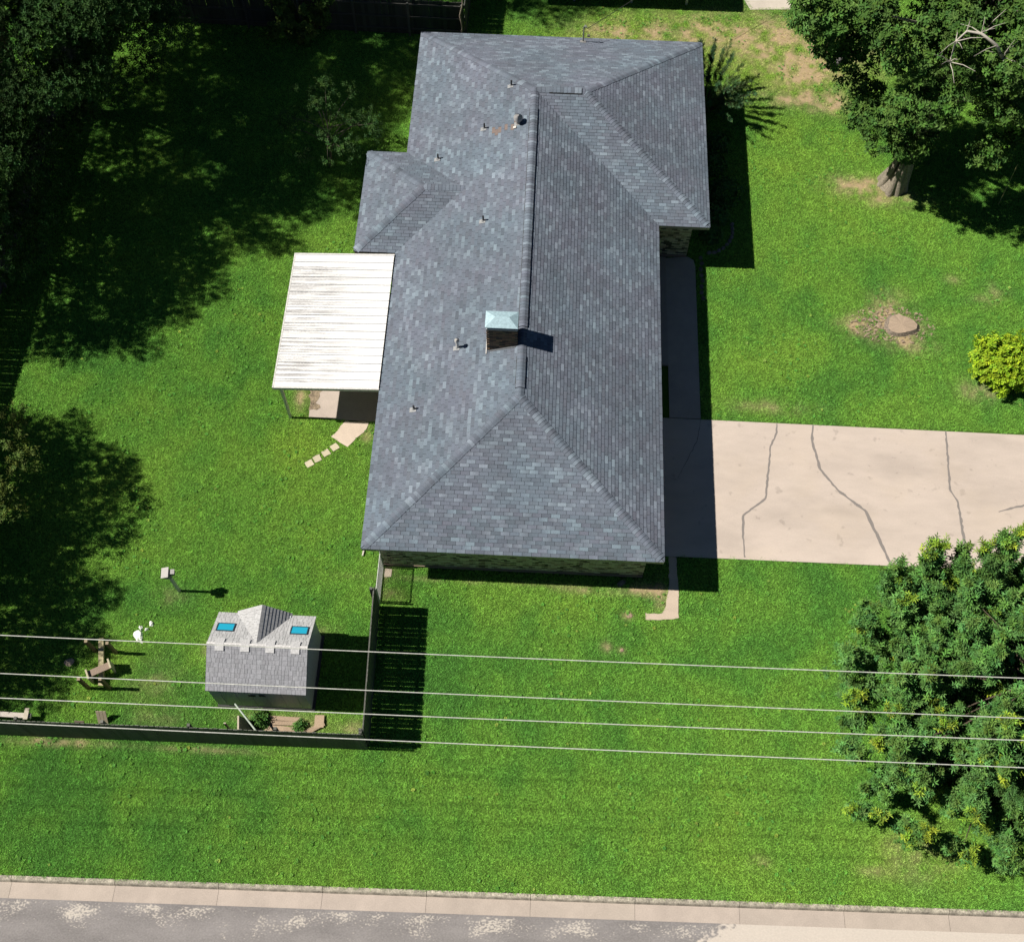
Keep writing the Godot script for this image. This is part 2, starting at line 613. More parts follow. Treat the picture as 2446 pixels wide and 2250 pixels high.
func paving() -> void:
	var beige := Color(0.52, 0.452, 0.405)
	var d := driveway(beige)
	var seal := Color(0.2, 0.185, 0.18)
	ribbon([[14.25, -6.7], [14.22, -6.31], [13.97, -5.72], [13.8, -4.51], [13.67, -3.62], [12.86, -2.93], [12.8, -2.22], [12.83, -1.32]], [0.05, 0.09, 0.07, 0.1, 0.1, 0.1, 0.08, 0.06], 0.034, seal, M.plain, d, "crack")
	ribbon([[15.57, -6.72], [15.49, -6.02], [15.69, -4.9], [16.25, -4.08], [17.15, -3.29], [17.45, -2.45], [17.7, -1.7], [17.85, -1.3]], [0.07, 0.14, 0.13, 0.11, 0.13, 0.15, 0.12, 0.1], 0.034, seal, M.plain, d, "crack")
	ribbon([[20.39, -6.69], [20.36, -5.96], [20.24, -4.27], [20.45, -3.88], [20.47, -2.6], [20.49, -2.07], [20.61, -1.73], [20.8, -1.3]], [0.06, 0.09, 0.1, 0.08, 0.15, 0.09, 0.06, 0.05], 0.034, seal, M.plain, d, "crack")
	ribbon([[21.82, -3.48], [22.29, -3.65], [22.9, -3.84], [24.5, -4.4]], [0.05, 0.09, 0.07, 0.05], 0.034, seal, M.plain, d, "crack")
	ribbon([[11.46, -6.7], [11.35, -5.9], [10.9, -4.9], [10.6, -4.3]], [0.02, 0.02, 0.015, 0.01], 0.034, Color(0.1, 0.09, 0.085), M.plain, d, "crack")
	setting(slab("footpath", [[10.32, -14.05], [11.2, -14.16], [11.42, -14.0], [11.48, -13.7], [11.48, -6.76], [10.34, -6.76]], -0.1, 0.035, beige * 0.92, M.concrete))
	setting(slab("porch_floor", [[9.2, -14.2], [10.31, -14.05], [10.33, -9.0], [9.2, -9.0]], -0.1, 0.09, beige * 0.8, M.concrete))
	# patio under the cover and the small worn walk from it
	var pa := setting(slab("patio", rough_edge([[-2.98, -11.4], [-0.4, -11.4], [-0.4, -6.05], [-2.85, -6.12]], 0.3, 0.02), -0.1, 0.03, beige * 1.02, M.concrete))
	slab("damp_stain", rough_edge([[-2.96, -7.4], [-2.5, -7.3], [-2.62, -6.75], [-2.45, -6.5], [-2.84, -6.42]], 0.12, 0.06), 0.031, 0.034, Color(0.36, 0.29, 0.2), M.old_concrete, pa)
	setting(slab("garden_path", rough_edge([[-1.48, -6.0], [-0.6, -6.0], [-0.66, -5.75], [-0.88, -5.5], [-1.3, -4.94], [-1.92, -5.35], [-1.62, -5.8]], 0.15, 0.03), -0.1, 0.02, Color(0.66, 0.56, 0.47), M.concrete))
	setting(slab("path", rough_edge([[10.22, -1.22], [10.49, -1.22], [10.53, 0.03], [10.52, 0.98], [10.3, 1.06], [9.42, 1.1], [9.4, 0.88], [9.97, 0.86], [10.08, 0.55], [10.2, 0.05]], 0.14, 0.025), -0.1, 0.015, Color(0.6, 0.505, 0.41), M.concrete))
	setting(slab("concrete_pad", [[13.9, -29.6], [19.0, -29.6], [18.2, -28.6], [14.4, -28.35]], -0.1, 0.02, Color(0.6, 0.55, 0.48), M.concrete))
	var st := [[-1.75, -4.93], [-2.03, -4.68], [-2.32, -4.43], [-2.57, -4.22]]
	var words := ["square pale stepping stone nearest the worn concrete walk", "square stepping stone second from the worn concrete walk", "square stepping stone third from the worn concrete walk", "square pale stepping stone farthest out in the lawn from the walk"]
	for i in 4:
		var o := slab("stepping_stone", rough_edge([[-0.14, -0.12], [0.13, -0.13], [0.14, 0.12], [-0.13, 0.13]], 0.12, 0.012), -0.06, 0.025, Color(0.62, 0.57, 0.42) * rng.randf_range(0.92, 1.05), M.concrete)
		o.position = Vector3(st[i][0], 0, st[i][1])
		o.rotation.y = 0.55 + rng.randf_range(-0.12, 0.12)
		tag(o, words[i], "stepping stone", "stepping stones in the back lawn")
	var pv := slab("paver", rough_edge([[0.5, -0.32], [0.78, -0.3], [0.76, -0.02], [0.5, 0.0]], 0.12, 0.015), -0.06, 0.02, Color(0.6, 0.52, 0.42), M.concrete)
	tag(pv, "small pale square paver in the grass beside the wire gate", "paver")
	for q in [["flat grey stone lying in the shade below the brick end wall", 8.6, -0.18, 0.2, 0.1, 0.6, Color(0.3, 0.28, 0.27)], ["pale tan stone half sunk in the lawn near the bent concrete path", 8.88, 0.98, 0.12, 0.09, 0.2, Color(0.5, 0.38, 0.27)], ["pale flat stone in the grass by the shaded west lawn", -9.48, 3.49, 0.17, 0.14, 0.3, Color(0.62, 0.52, 0.42)], ["small tan stone in the middle of the side lawn", 8.62, 2.2, 0.08, 0.07, 0.3, Color(0.5, 0.36, 0.26)]]:
		var b := lump(q[3], 0.07, q[4], q[6], int(q[1] * 10))
		var o := put("stone", b.mesh(), M.old_concrete, self, Transform3D(Basis(Vector3.UP, q[5]), Vector3(q[1], 0, q[2])))
		tag(o, q[0], "stone")


func lump(rx: float, hh: float, rz: float, col: Color, sd: int, rings := 5, sides := 12, rough := 0.18) -> MB:
	var f := FastNoiseLite.new()
	f.seed = sd
	f.frequency = 0.9
	var b := MB.new()
	var grid := []
	for i in rings + 1:
		var a := PI * 0.5 * i / rings
		var row := []
		for k in sides:
			var t := TAU * k / sides
			var d := Vector3(cos(t) * cos(a), sin(a), sin(t) * cos(a))
			var r := 1.0 + rough * f.get_noise_3d(d.x * 1.6, d.y * 1.6, d.z * 1.6) * 2.0
			row.append(Vector3(d.x * rx * r, d.y * hh * r - 0.01, d.z * rz * r))
		grid.append(row)
	for i in rings:
		for k in sides:
			var k2 := (k + 1) % sides
			var mid: Vector3 = (grid[i][k] + grid[i + 1][k2]) * 0.5 + Vector3(0, 0.001, 0)
			b.tri(grid[i][k], grid[i][k2], grid[i + 1][k2], col, mid)
			if i < rings - 1:
				b.tri(grid[i][k], grid[i + 1][k2], grid[i + 1][k], col, mid)
	return b


# ---------------------------------------------------------------- house
func roof_y(x: float, z: float, face: Dictionary) -> float:
	var f := face
	return H + T * ((x - f.e.x) * f.up.x + (z - f.e.y) * f.up.y)


func roof_faces() -> Array:
	var r := W / 2.0
	var jw := (J2 - J1) / 2.0
	var jc := (J1 + J2) / 2.0
	var v := func(x, z): return Vector2(x, z)
	return [
		{"p": [v.call(0, 0), v.call(W, 0), v.call(r, -r)], "e": v.call(0, 0), "up": v.call(0, -1)},
		{"p": [v.call(0, 0), v.call(r, -r), v.call(r, -LN + r), v.call(0, -LN), v.call(0, J1), v.call(jw, jc), v.call(0, J2)], "e": v.call(0, 0), "up": v.call(1, 0)},
		{"p": [v.call(W, 0), v.call(r, -r), v.call(r, -LN + r), v.call(W, -LN + W)], "e": v.call(W, 0), "up": v.call(-1, 0)},
		{"p": [v.call(0, -LN), v.call(W + EX, -LN), v.call(W + EX - r, -LN + r), v.call(r, -LN + r)], "e": v.call(0, -LN), "up": v.call(0, 1)},
		{"p": [v.call(W + EX, -LN), v.call(W + EX, -LN + W), v.call(W + EX - r, -LN + r)], "e": v.call(W + EX, -LN), "up": v.call(-1, 0)},
		{"p": [v.call(W, -LN + W), v.call(W + EX, -LN + W), v.call(W + EX - r, -LN + r), v.call(r, -LN + r)], "e": v.call(W, -LN + W), "up": v.call(0, -1)},
		{"p": [v.call(-JD, J1), v.call(-JD, J2), v.call(-JD + jw, jc)], "e": v.call(-JD, J1), "up": v.call(1, 0)},
		{"p": [v.call(-JD, J1), v.call(0, J1), v.call(jw, jc), v.call(-JD + jw, jc)], "e": v.call(-JD, J1), "up": v.call(0, 1)},
		{"p": [v.call(-JD, J2), v.call(0, J2), v.call(jw, jc), v.call(-JD + jw, jc)], "e": v.call(-JD, J2), "up": v.call(0, -1)},
	]


func shingle_tone(x: float, z: float) -> Color:
	var r := rng.randf()
	var c: Color
	if r < 0.54:
		c = Color(0.142, 0.166, 0.212)
	elif r < 0.68:
		c = Color(0.205, 0.244, 0.298)
	elif r < 0.72:
		c = Color(0.235, 0.278, 0.335)
	elif r < 0.88:
		c = Color(0.132, 0.146, 0.186)
	else:
		c = Color(0.108, 0.124, 0.160)
	var p := n_mid.get_noise_2d(x * 0.8, z * 0.8)
	c = c.lerp(Color(c.r * 1.04, c.g * 0.97, c.b * 1.0), clampf(p * 2.0, 0.0, 1.0))
	c = c.lerp(Color(c.r * 0.95, c.g * 1.02, c.b * 1.02), clampf(-p * 2.0, 0.0, 1.0))
	c = c.lerp(Color(0.150, 0.170, 0.205), 0.12)
	# rust washed down the slope from the flue cap
	if x > 3.1 and x < 4.2 and absf(z + 17.12 + (x - 4.2) * 0.12) < 0.1:
		c = c.lerp(Color(0.27, 0.155, 0.09), 0.55)
	return Color(c.r * 1.17, c.g * 1.24, c.b * 1.27) * (1.0 + 0.16 * n_mid.get_noise_2d(x * 0.55 + 40.0, z * 0.55)) * rng.randf_range(0.93, 1.07)


func tab_mesh(b: MB, poly: PackedVector2Array, v0: float, v1: float, to3: Callable, nrm: Vector3, ca: Color, cb: Color, u0: float, u1: float) -> void:
	# poly in face coordinates (u along the eave, v up the slope); the butt end stands proud, the head tucks under the next course
	var idx := Geometry2D.triangulate_polygon(poly)
	var top := []
	var low := []
	var col := []
	for q in poly:
		var t := clampf((q.y - v0) / (v1 - v0), 0.0, 1.0)
		var p: Vector3 = to3.call(q)
		top.append(p + nrm * lerpf(0.015, 0.003, t))
		low.append(p)
		col.append(ca.lerp(cb, smoothstep(0.1, 0.9, (q.x - u0) / (u1 - u0))))
	for i in range(0, idx.size(), 3):
		b.tri(top[idx[i]], top[idx[i + 1]], top[idx[i + 2]], col[idx[i]], nrm, col[idx[i + 1]], col[idx[i + 2]])
	var mid := Vector3.ZERO
	for p in top:
		mid += p
	mid /= top.size()
	for i in poly.size():
		var k := (i + 1) % poly.size()
		if poly[i].y > v1 - 0.006 and poly[k].y > v1 - 0.006:
			continue
		var out: Vector3 = (top[i] + top[k]) * 0.5 - mid
		b.quad(low[i], low[k], top[k], top[i], col[i] * 0.35, out)


func house() -> void:
	var hs := thing("house", "brick ranch house with grey shingled hip roof and white patio cover on its back side", "house")
	var wc := Color(0.5, 0.44, 0.33)
	# walls: thick, following the L of the plan
	var zs := -OV
	var zn := -LN + OV
	var xe := W - OV
	var xw := OV
	var wing := W + EX - 0.55
	var zw := -LN + W - OV
	var th := 0.2
	var segs := [
		[xw, zs - th, xe, zs], [xw, zn, wing, zn + th], [xw, zn + th, xw + th, zs - th], [xe - th, zw, xe, zs - th],
		[xe, zw - th, wing, zw], [wing - th, zn + th, wing, zw - th], [-JD + OV, J1 + OV, -JD + OV + th, J2 - OV], [-JD + OV + th, J1 + OV, xw, J1 + OV + th], [-JD + OV + th, J2 - OV - th, xw, J2 - OV],
	]
	var walls := []
	for s in segs:
		var b := MB.new()
		b.box(Vector3((s[0] + s[2]) / 2, 1.1, (s[1] + s[3]) / 2), Vector3(s[2] - s[0], 2.2, s[3] - s[1]), wc * 0.55)
		walls.append(put("wall", b.mesh(), M.brick, hs))
	# bricks on the two walls that face the street
	for q in [[0, xw, xe, zs, 1], [4, xe, wing, zw, 2]]:
		var bb := MB.new()
		var row := 0
		var y := 0.16
		while y < 2.2:
			var x: float = q[1] - (0.105 if row % 2 else 0.0)
			while x < q[2] - 0.02:
				var a := maxf(x, q[1])
				var e := minf(x + 0.2, q[2])
				var c := [Color(0.72, 0.68, 0.50), Color(0.64, 0.60, 0.43), Color(0.75, 0.70, 0.54), Color(0.44, 0.37, 0.28), Color(0.12, 0.105, 0.085), Color(0.56, 0.46, 0.34)][rng.randi() % 6] as Color
				if e - a > 0.02:
					bb.box(Vector3((a + e) / 2, y + 0.032, q[3] + 0.006), Vector3(e - a, 0.062, 0.016 + rng.randf() * 0.008), c)
				x += 0.212
			y += 0.0735
			row += 1
		stuff(put("brick", bb.mesh(), M.brick, walls[q[0]]))
	for q in [[xw, xe, zs, 0.04], [xe + 0.04, wing, zw, 0.04]]:
		var fb := MB.new()
		fb.box(Vector3((q[0] + q[1]) / 2, 0.03, q[2] + q[3] / 2), Vector3(q[1] - q[0], 0.2, q[3]), Color(0.34, 0.26, 0.2))
		put("foundation", fb.mesh(), M.concrete, hs)
	var gd := MB.new()
	for i in 4:
		gd.box(Vector3(xe + 0.02, 0.3 + i * 0.52, -4.0), Vector3(0.05, 0.5, 4.6), Color(0.6, 0.57, 0.5))
	put("garage_door", gd.mesh(), M.paint, hs)
	var fd := MB.new()
	fd.box(Vector3(xe + 0.02, 1.05, -11.5), Vector3(0.05, 2.05, 0.92), Color(0.2, 0.05, 0.04))
	put("front_door", fd.mesh(), M.paint, hs)

	# roof deck with fascia and soffit
	var faces := roof_faces()
	var deck := MB.new()
	for f in faces:
		var poly := PackedVector2Array(f.p)
		var idx := Geometry2D.triangulate_polygon(poly)
		for i in range(0, idx.size(), 3):
			var t := []
			for k in 3:
				var q := poly[idx[i + k]]
				t.append(Vector3(q.x, roof_y(q.x, q.y, f) - 0.004, q.y))
			deck.tri(t[0], t[1], t[2], Color(0.035, 0.037, 0.042), Vector3.UP)
	var roof := put("roof", deck.mesh(), M.plain, hs)
	var rim := [Vector2(0, 0), Vector2(W, 0), Vector2(W, -LN + W), Vector2(W + EX, -LN + W), Vector2(W + EX, -LN), Vector2(0, -LN), Vector2(0, J1), Vector2(-JD, J1), Vector2(-JD, J2), Vector2(0, J2)]
	var fs := MB.new()
	var trim := Color(0.42, 0.38, 0.32)
	var poly_in := PackedVector2Array(rim)
	var idx2 := Geometry2D.triangulate_polygon(poly_in)
	for i in range(0, idx2.size(), 3):
		var t := []
		for k in 3:
			var q := poly_in[idx2[i + k]]
			t.append(Vector3(q.x, H - 0.16, q.y))
		fs.tri(t[0], t[1], t[2], trim, Vector3.DOWN)
	var cw := Geometry2D.is_polygon_clockwise(poly_in)
	for i in rim.size():
		var a: Vector2 = rim[i]
		var b: Vector2 = rim[(i + 1) % rim.size()]
		var e := (b - a).normalized()
		var o := Vector3(e.y, 0, -e.x) * (-1.0 if cw else 1.0)
		fs.quad(Vector3(a.x, H - 0.16, a.y), Vector3(b.x, H - 0.16, b.y), Vector3(b.x, H + 0.004, b.y), Vector3(a.x, H + 0.004, a.y), trim, o)
	put("fascia", fs.mesh(), M.paint, hs)

	# shingles: every tab is modelled; the 300 nearest are parts of their own
	var rest := MB.new()
	var nearest := 0
	var cos_s := 1.0 / sqrt(1.0 + T * T)
	var variants := []
	for f in faces:
		var e: Vector2 = f.e
		var up: Vector2 = f.up
		var al := Vector2(-up.y, up.x)
		if f == faces[0]:
			al = Vector2(1, 0)
		var nrm := Vector3(-up.x * T, 1.0, -up.y * T).normalized()
		var to3 := func(q: Vector2) -> Vector3:
			var d := q.y * cos_s
			var p := e + al * q.x + up * d
			return Vector3(p.x, H + T * d, p.y)
		var fp := PackedVector2Array()
		var vmax := 0.0
		var umin := 1e9
		var umax := -1e9
		for q in f.p:
			var d: Vector2 = q - e
			var uv := Vector2(d.dot(al), d.dot(up) / cos_s)
			fp.append(uv)
			vmax = maxf(vmax, uv.y)
			umin = minf(umin, uv.x)
			umax = maxf(umax, uv.x)
		var row := 0
		var v0 := -0.012
		while v0 < vmax:
			var v1 := v0 + 0.127
			var u := umin - 0.305 - (0.1525 if row % 2 else 0.0) + 0.04 * sin(row * 1.7)
			while u < umax:
				var j := rng.randf_range(-0.004, 0.004)
				var q := PackedVector2Array([Vector2(u + 0.005, v0 + j), Vector2(u + 0.300, v0 + j + rng.randf_range(-0.003, 0.003)), Vector2(u + 0.300, v1 - 0.004), Vector2(u + 0.005, v1 - 0.004)])
				var w3: Vector3 = to3.call(q[0])
				var inside := true
				for c in q:
					if not Geometry2D.is_point_in_polygon(c + Vector2(0, 0.02 if v0 < 0.0 else 0.0), fp):
						inside = false
						break
				var ca := shingle_tone(w3.x, w3.z)
				var cb := ca if rng.randf() < 0.25 else ca.lerp(shingle_tone(w3.x, w3.z), 0.75)
				if inside:
					if f == faces[0] and nearest < 300:
						# the nearest courses share a few meshes
						if variants.size() < 36:
							var mb := MB.new()
							var at0: Vector3 = to3.call(Vector2(u, v0))
							var local := func(p: Vector2) -> Vector3: return to3.call(p) - at0
							tab_mesh(mb, q, v0, v1, local, nrm, ca, cb, u, u + 0.305)
							variants.append(mb.mesh())
						put("shingle", variants[rng.randi() % variants.size()], M.shingle, roof, Transform3D(Basis.IDENTITY, to3.call(Vector2(u, v0))))
						nearest += 1
					else:
						tab_mesh(rest, q, v0, v1, to3, nrm, ca, cb, u, u + 0.305)
				else:
					var fp2 := fp.duplicate()
					if v0 < 0.0:
						for i in fp2.size():
							if fp2[i].y < 0.001:
								fp2[i].y = -0.014
					for piece in Geometry2D.intersect_polygons(q, fp2):
						if piece.size() >= 3 and absf(area(piece)) > 0.0006 and Geometry2D.triangulate_polygon(piece).size() > 0:
							tab_mesh(rest, piece, v0, v1, to3, nrm, ca, cb, u, u + 0.305)
				u += 0.305
			v0 = v1
			row += 1
	stuff(put("shingle_field", rest.mesh(), M.shingle, roof))

	# caps along hips and ridges
	var r := W / 2.0
	var ry := H + T * r
	var jw := (J2 - J1) / 2.0
	var jy := H + T * jw
	var jc := (J1 + J2) / 2.0
	var capped := [0]
	var cap_rest := MB.new()
	var lines := [
		[Vector3(0, H, 0), Vector3(r, ry, -r)], [Vector3(W, H, 0), Vector3(r, ry, -r)], [Vector3(W + EX, H, -LN + W), Vector3(W + EX - r, ry, -LN + r)],
		[Vector3(W + EX, H, -LN), Vector3(W + EX - r, ry, -LN + r)], [Vector3(0, H, -LN), Vector3(r, ry, -LN + r)],
		[Vector3(-JD, H, J2), Vector3(-JD + jw, jy, jc)], [Vector3(-JD, H, J1), Vector3(-JD + jw, jy, jc)],
	]
	for l in lines:
		caps(l[0].lerp(l[1], 0.02), l[1], 0.0, roof, cap_rest, capped)
	caps(Vector3(jw + 0.1, jy, jc), Vector3(-JD + jw, jy, jc), 0.0, roof, cap_rest, capped, true)
	caps(Vector3(r, ry, -r), Vector3(r, ry, -5.18), 0.0, roof, cap_rest, capped, true)
	caps(Vector3(r, ry, -5.18), Vector3(r, ry, -6.42), 0.035, roof, cap_rest, capped, true)
	caps(Vector3(r, ry, -6.42), Vector3(r, ry, -7.6), 0.0, roof, cap_rest, capped, true)
	caps(Vector3(r, ry, -7.6), Vector3(r, ry, -17.6), 0.035, roof, cap_rest, capped, true)
	caps(Vector3(r, ry, -17.6), Vector3(r, ry, -LN + r), 0.0, roof, cap_rest, capped, true)
	caps(Vector3(W + EX - r, ry, -LN + r), Vector3(6.66, ry, -LN + r), 0.0, roof, cap_rest, capped, true)
	caps(Vector3(6.66, ry, -LN + r), Vector3(5.43, ry, -LN + r), 0.035, roof, cap_rest, capped, true)
	caps(Vector3(5.43, ry, -LN + r), Vector3(r + 0.1, ry, -LN + r), 0.0, roof, cap_rest, capped, true)
	stuff(put("ridge_cap_run", cap_rest.mesh(), M.shingle, roof))
	# raised ridge vents under the caps
	for q in [[Vector3(r, ry, -5.18), Vector3(r, ry, -6.42)], [Vector3(r, ry, -7.6), Vector3(r, ry, -17.6)], [Vector3(5.43, ry, -LN + r), Vector3(6.66, ry, -LN + r)]]:
		var a: Vector3 = q[0]
		var b: Vector3 = q[1]
		var d := (b - a).normalized()
		var s := d.cross(Vector3.UP)
		var vb := MB.new()
		for k in [-1.0, 1.0]:
			var hgt := 0.035
			var i0: Vector3 = s * k * 0.165 + Vector3(0, -0.165 * T + 0.012, 0)
			var i1: Vector3 = s * k * 0.165 + Vector3(0, -0.165 * T + 0.012 + hgt, 0)
			vb.quad(a + i0, b + i0, b + i1, a + i1, Color(0.012, 0.012, 0.014), s * k)
			vb.quad(a + i1, b + i1, b + Vector3(0, 0.04, 0), a + Vector3(0, 0.04, 0), Color(0.02, 0.02, 0.022), Vector3.UP)
		for en in [[a, -d], [b, d]]:
			vb.tri(en[0] + s * 0.165 + Vector3(0, -0.05, 0), en[0] - s * 0.165 + Vector3(0, -0.05, 0), en[0] + Vector3(0, 0.04, 0), Color(0.012, 0.012, 0.014), en[1])
		put("ridge_vent", vb.mesh(), M.plain, roof)

	# flue and vent pipes through the shingles
	for q in [[3.95, -19.07, 0.26, 0], [3.01, -17.14, 0.26, 0], [1.28, -16.12, 0.26, 0], [3.23, -12.59, 0.26, 0], [1.31, -4.98, 0.22, 0], [2.65, -7.2, 0.42, 1], [4.3, -17.0, 0.36, 2]]:
		var y: float = H + T * q[0]
		var b := MB.new()
		var lead := Color(0.36, 0.38, 0.4)
		var sl := Basis(Vector3(0, 0, 1), atan(T))
		b.box(Vector3(q[0] - 0.03, y + 0.008, q[1] + 0.03), Vector3(0.24, 0.012, 0.18), lead, sl)
		var pc := Color(0.035, 0.035, 0.038) if q[3] == 0 else Color(0.72, 0.72, 0.72)
		var rad := 0.035 if q[3] == 0 else 0.05
		b.tube([Vector3(q[0], y - 0.05, q[1]), Vector3(q[0], y + 0.05, q[1])], [0.085, 0.06], 10, lead)
		b.tube([Vector3(q[0], y, q[1]), Vector3(q[0], y + q[2], q[1])], [rad, rad], 10, pc)
		if q[3] == 1:
			b.tube([Vector3(q[0], y + q[2] - 0.03, q[1]), Vector3(q[0], y + q[2] + 0.05, q[1]), Vector3(q[0], y + q[2] + 0.08, q[1])], [0.085, 0.085, 0.02], 12, Color(0.72, 0.72, 0.72))
		elif q[3] == 2:
			b.tube([Vector3(q[0], y, q[1]), Vector3(q[0], y + 0.2, q[1])], [0.09, 0.09], 12, Color(0.45, 0.43, 0.42))
			b.tube([Vector3(q[0], y + 0.24, q[1]), Vector3(q[0], y + 0.33, q[1]), Vector3(q[0], y + 0.42, q[1])], [0.17, 0.17, 0.03], 12, Color(0.5, 0.5, 0.52))
			b.box(Vector3(q[0] - 0.12, y + 0.0, q[1] + 0.2), Vector3(0.12, 0.02, 0.1), Color(0.75, 0.72, 0.68), sl)
		put("vent_pipe" if q[3] < 2 else "flue_cap", b.mesh(), M.paint, roof)

	# mast for the service wire
	var mb := MB.new()
	mb.tube([Vector3(6.74, 2.3, -23.12), Vector3(6.74, 3.22, -23.12)], [0.03, 0.03], 8, Color(0.2, 0.22, 0.2))
	mb.tube([Vector3(6.74, 3.22, -23.12), Vector3(6.78, 3.32, -23.1), Vector3(6.86, 3.28, -23.08)], [0.05, 0.06, 0.035], 8, Color(0.17, 0.2, 0.17))
	mb.box(Vector3(6.74, 2.53, -23.1), Vector3(0.24, 0.02, 0.22), Color(0.35, 0.35, 0.36), Basis(Vector3(1, 0, 0), -atan(T)))
	mb.box(Vector3(6.95, 2.85, -23.1), Vector3(0.12, 0.1, 0.08), Color(0.5, 0.46, 0.3))
	put("service_mast", mb.mesh(), M.paint, hs)

	chimney(hs)


func area(p: PackedVector2Array) -> float:
	var s := 0.0
	for i in p.size():
		s += p[i].cross(p[(i + 1) % p.size()])
	return s * 0.5


func caps(a: Vector3, b: Vector3, lift: float, roof: Node, rest: MB, count: Array, level := false) -> void:
	# bent cap shingles, each lapping the one below it
	var len := a.distance_to(b)
	var d := (b - a) / len
	var s := Vector3(d.x, 0, d.z).normalized().cross(Vector3.UP)
	var drop := 0.15 * T * (1.0 if level else 0.72)
	var n := maxi(1, int(len / 0.127))
	for i in n:
		var p := a + d * (len * i / n)
		var c := shingle_tone(p.x, p.z) * rng.randf_range(0.9, 1.1)
		var w := 0.15 + rng.randf_range(-0.006, 0.006)
		var f := Vector3(0, 0.030 + lift, 0)
		var g := Vector3(0, 0.018 + lift, 0)
		var e := d * (len / n + 0.01)
		var mb := MB.new() if count[0] < 300 else rest
		var o := Vector3.ZERO if count[0] >= 300 else p
		var l0 := s * w + Vector3(0, -drop, 0)
		var r0 := -s * w + Vector3(0, -drop, 0)
		var ml := s * 0.04
		var q := p - o
		for half in [[l0, 1.0], [r0, -1.0]]:
			var m0: Vector3 = s * 0.045 * half[1] + Vector3(0, -0.006, 0)
			mb.quad(q + f, q + e + g, q + e + g + m0, q + f + m0, c, Vector3.UP)
			mb.quad(q + f + m0, q + e + g + m0, q + e + g + half[0], q + f + half[0], c, Vector3.UP)
			mb.quad(q + f, q + f + m0, q + m0, q, c * 0.4, -d)
			mb.quad(q + f + m0, q + f + half[0], q + half[0], q + m0, c * 0.4, -d)
			mb.quad(q + f + half[0], q + e + g + half[0], q + e + half[0], q + half[0], c * 0.7, s * half[1])
		if count[0] < 300:
			put("ridge_cap", mb.mesh(), M.shingle, roof, Transform3D(Basis.IDENTITY, o))
			count[0] += 1


